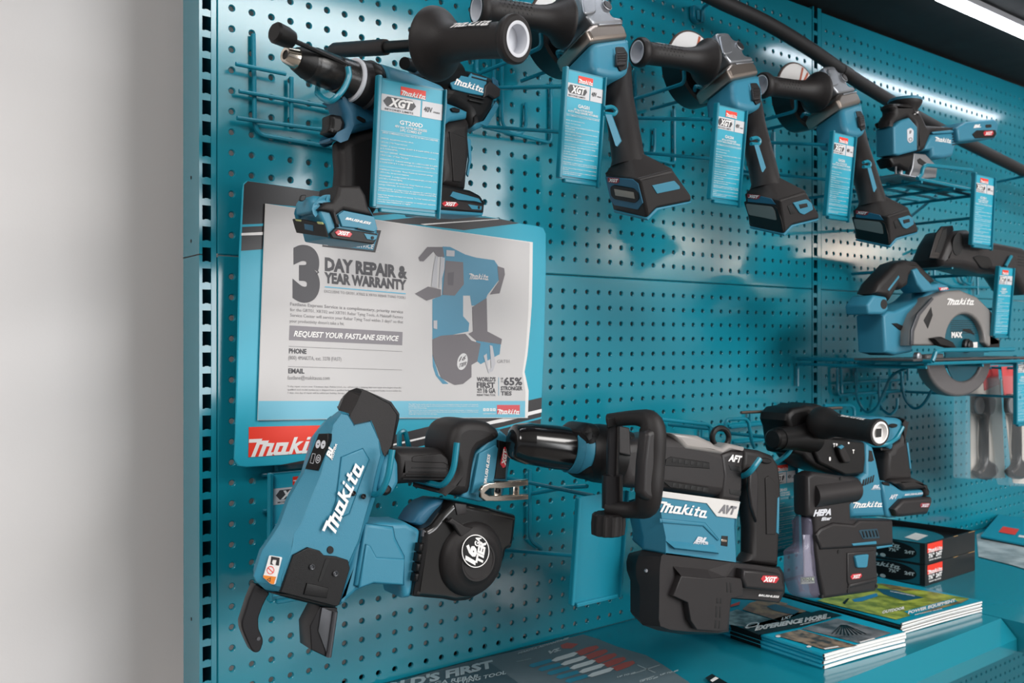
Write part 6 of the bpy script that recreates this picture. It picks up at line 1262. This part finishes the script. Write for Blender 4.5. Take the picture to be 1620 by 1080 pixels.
M().poly([[g(.25, .25), g(.55, .25), g(.55, .5), g(.25, .5)]]).build('red_label', RED, pc)
M().poly([[g(.62, .2), g(1.0, .2), g(1.0, .28), g(.62, .28)]]).build('white_line', WHITE, pc)
# ---------------------------------------------------------------- comparison poster sheet lying on the left shelf, its back edge curled up the panel
FQ = Q(600, 900, 2.793); ZF = zplane(800, 1040, ZB+.0030)
out = [(-260,560),(0,482),(180,440),(420,378),(640,312),(790,282),(870,270),(912,280),(1000,315),(1180,368),(1330,430),(1470,470),(1640,540),(1400,620),(400,760),(-300,760)]
fs = thing('comparison_sheet', 'large grey and teal comparison sheet lying on the shelf below the rebar tying tool', 'sheet', atz(800, 1040, ZB+.002))
sh2 = M().slab(ZF, mp(FQ, out), .0012, .0002).build('sheet', mat('sheet_teal', '168aa3', .3), fs)
M().flat(ZF, [mp(FQ, [(-250,600),(200,462),(430,400),(640,352),(900,288),(960,306),(1060,345),(1180,380),(1250,420),(1400,520),(1560,600),(400,740),(-280,740)])], .0003).build('grey_field', mat('sheet_grey', '5d6a70', .35), fs)
M().flat(ZF, [mp(FQ, [(-250,610),(190,470),(440,398),(500,420),(640,520),(700,600),(300,740),(-280,740)])], .0005).build('dark_field', mat('sheet_slate', '3f5058', .35), fs)
m = M()
cu = [(-260,556),(0,480),(180,432),(350,372),(520,330),(660,302),(790,280)]
r0 = [atz(*FQ(x, y+6), ZB+.003) for x, y in cu]; r1 = [p+V((0, .010, .006+.004*math.sin(i))) for i, p in enumerate(r0)]
m.loft([r0, r1], False, False, False); m.loft([[p+V((0, 0, -.0006)) for p in r1], [p+V((0, 0, -.0006)) for p in r0]], False, False, False)
m.build('curled_edge', BLACK, fs)
m = M(); text(m, ZF, "WORLD'S FIRST", FQ(-170, 588), FQ(505, 432), (3.58, -12.89), .0008, .05, 0); text(m, ZF, '16 GA REBAR', FQ(190, 522), FQ(442, 478), (1.79, -5.73), .0008, .02, 0); text(m, ZF, '40V TYING TOOL', FQ(260, 530), FQ(560, 462), (1.79, -5.73), .0008, .02, 0)
m.build('title_lettering', mat('sheet_pale_print', 'c2cdd0', .4), fs)
m = M(); text(m, ZF, 'MAKITA ADVANTAGE', FQ(612, 376), FQ(836, 308), (1.43, -3.22), .0008, .04, 0); text(m, ZF, 'VS.', FQ(740, 378), FQ(803, 358), (1.79, -5.37), .0008, .05, 0)
for k in range(4): text(m, ZF, ['WRAPS', 'TIES PER CHARGE', 'GAUGE', 'REBAR SIZE'][k], FQ(605, 410+k*3), FQ(672, 396+k*3), (0.36, -1.07), .0008, .01, 0) if k == 0 else None
for x, y in ((1050, 480), (1150, 500), (1240, 470)): text(m, ZF, 'UP TO #9', FQ(x, y), FQ(x+80, y-20), (1.07, -2.51), .0008, .03, 0)
m.build('small_lettering', mat('sheet_light_print', 'b4bfc2', .4), fs)
for k in range(5):
    x, y = 760+k*40, 404+k*17
    M().flat(ZF, [mp(FQ, [(x+104,y-38),(x+160,y-60),(x+200,y-68),(x+212,y-58),(x+185,y-42),(x+130,y-22)])], .0006).build('red_bar', mat('sheet_red', 'a34a3e', .4), fs)
    M().flat(ZF, [mp(FQ, [(x,y),(x+20,y-14),(x+100,y-38),(x+118,y-34),(x+100,y-20),(x+20,y+4)])], .0007).build('white_lozenge', mat('sheet_white', 'c3cacb', .4), fs)
    M().flat(ZF, [mp(FQ, [(x-100,y+24),(x-90,y+14),(x-8,y-8),(x+14,y+2),(x-80,y+30)])], .0006).build('blue_lozenge', mat('sheet_blue', '2f7f98', .4), fs)
M().flat(ZF, [mp(FQ, [(800,335),(830,324),(880,330),(850,350),(808,350)])], .0006).build('pictured_red_tool', mat('sheet_red', '', 0), fs)
m = M()
for a, b in (((1120, 460), (1240, 420)), ((1140, 420), (1220, 455)), ((1150, 490), (1215, 470))): m.flat(ZF, [[FQ(*a), FQ(*b), FQ(b[0], b[1]+5), FQ(a[0], a[1]+5)]], .0006)
m.build('pictured_ties', mat('sheet_mid_grey', '8d979a', .4), fs)
M().flat(ZF, [mp(FQ, [(1440,480),(1470,462),(1545,505),(1500,530)])], .0006).build('black_corner', BLACK, fs)
M().flat(ZF, [mp(FQ, [(1462,490),(1486,475),(1500,482),(1472,498)])], .0008).build('white_bar', WHITE, fs)
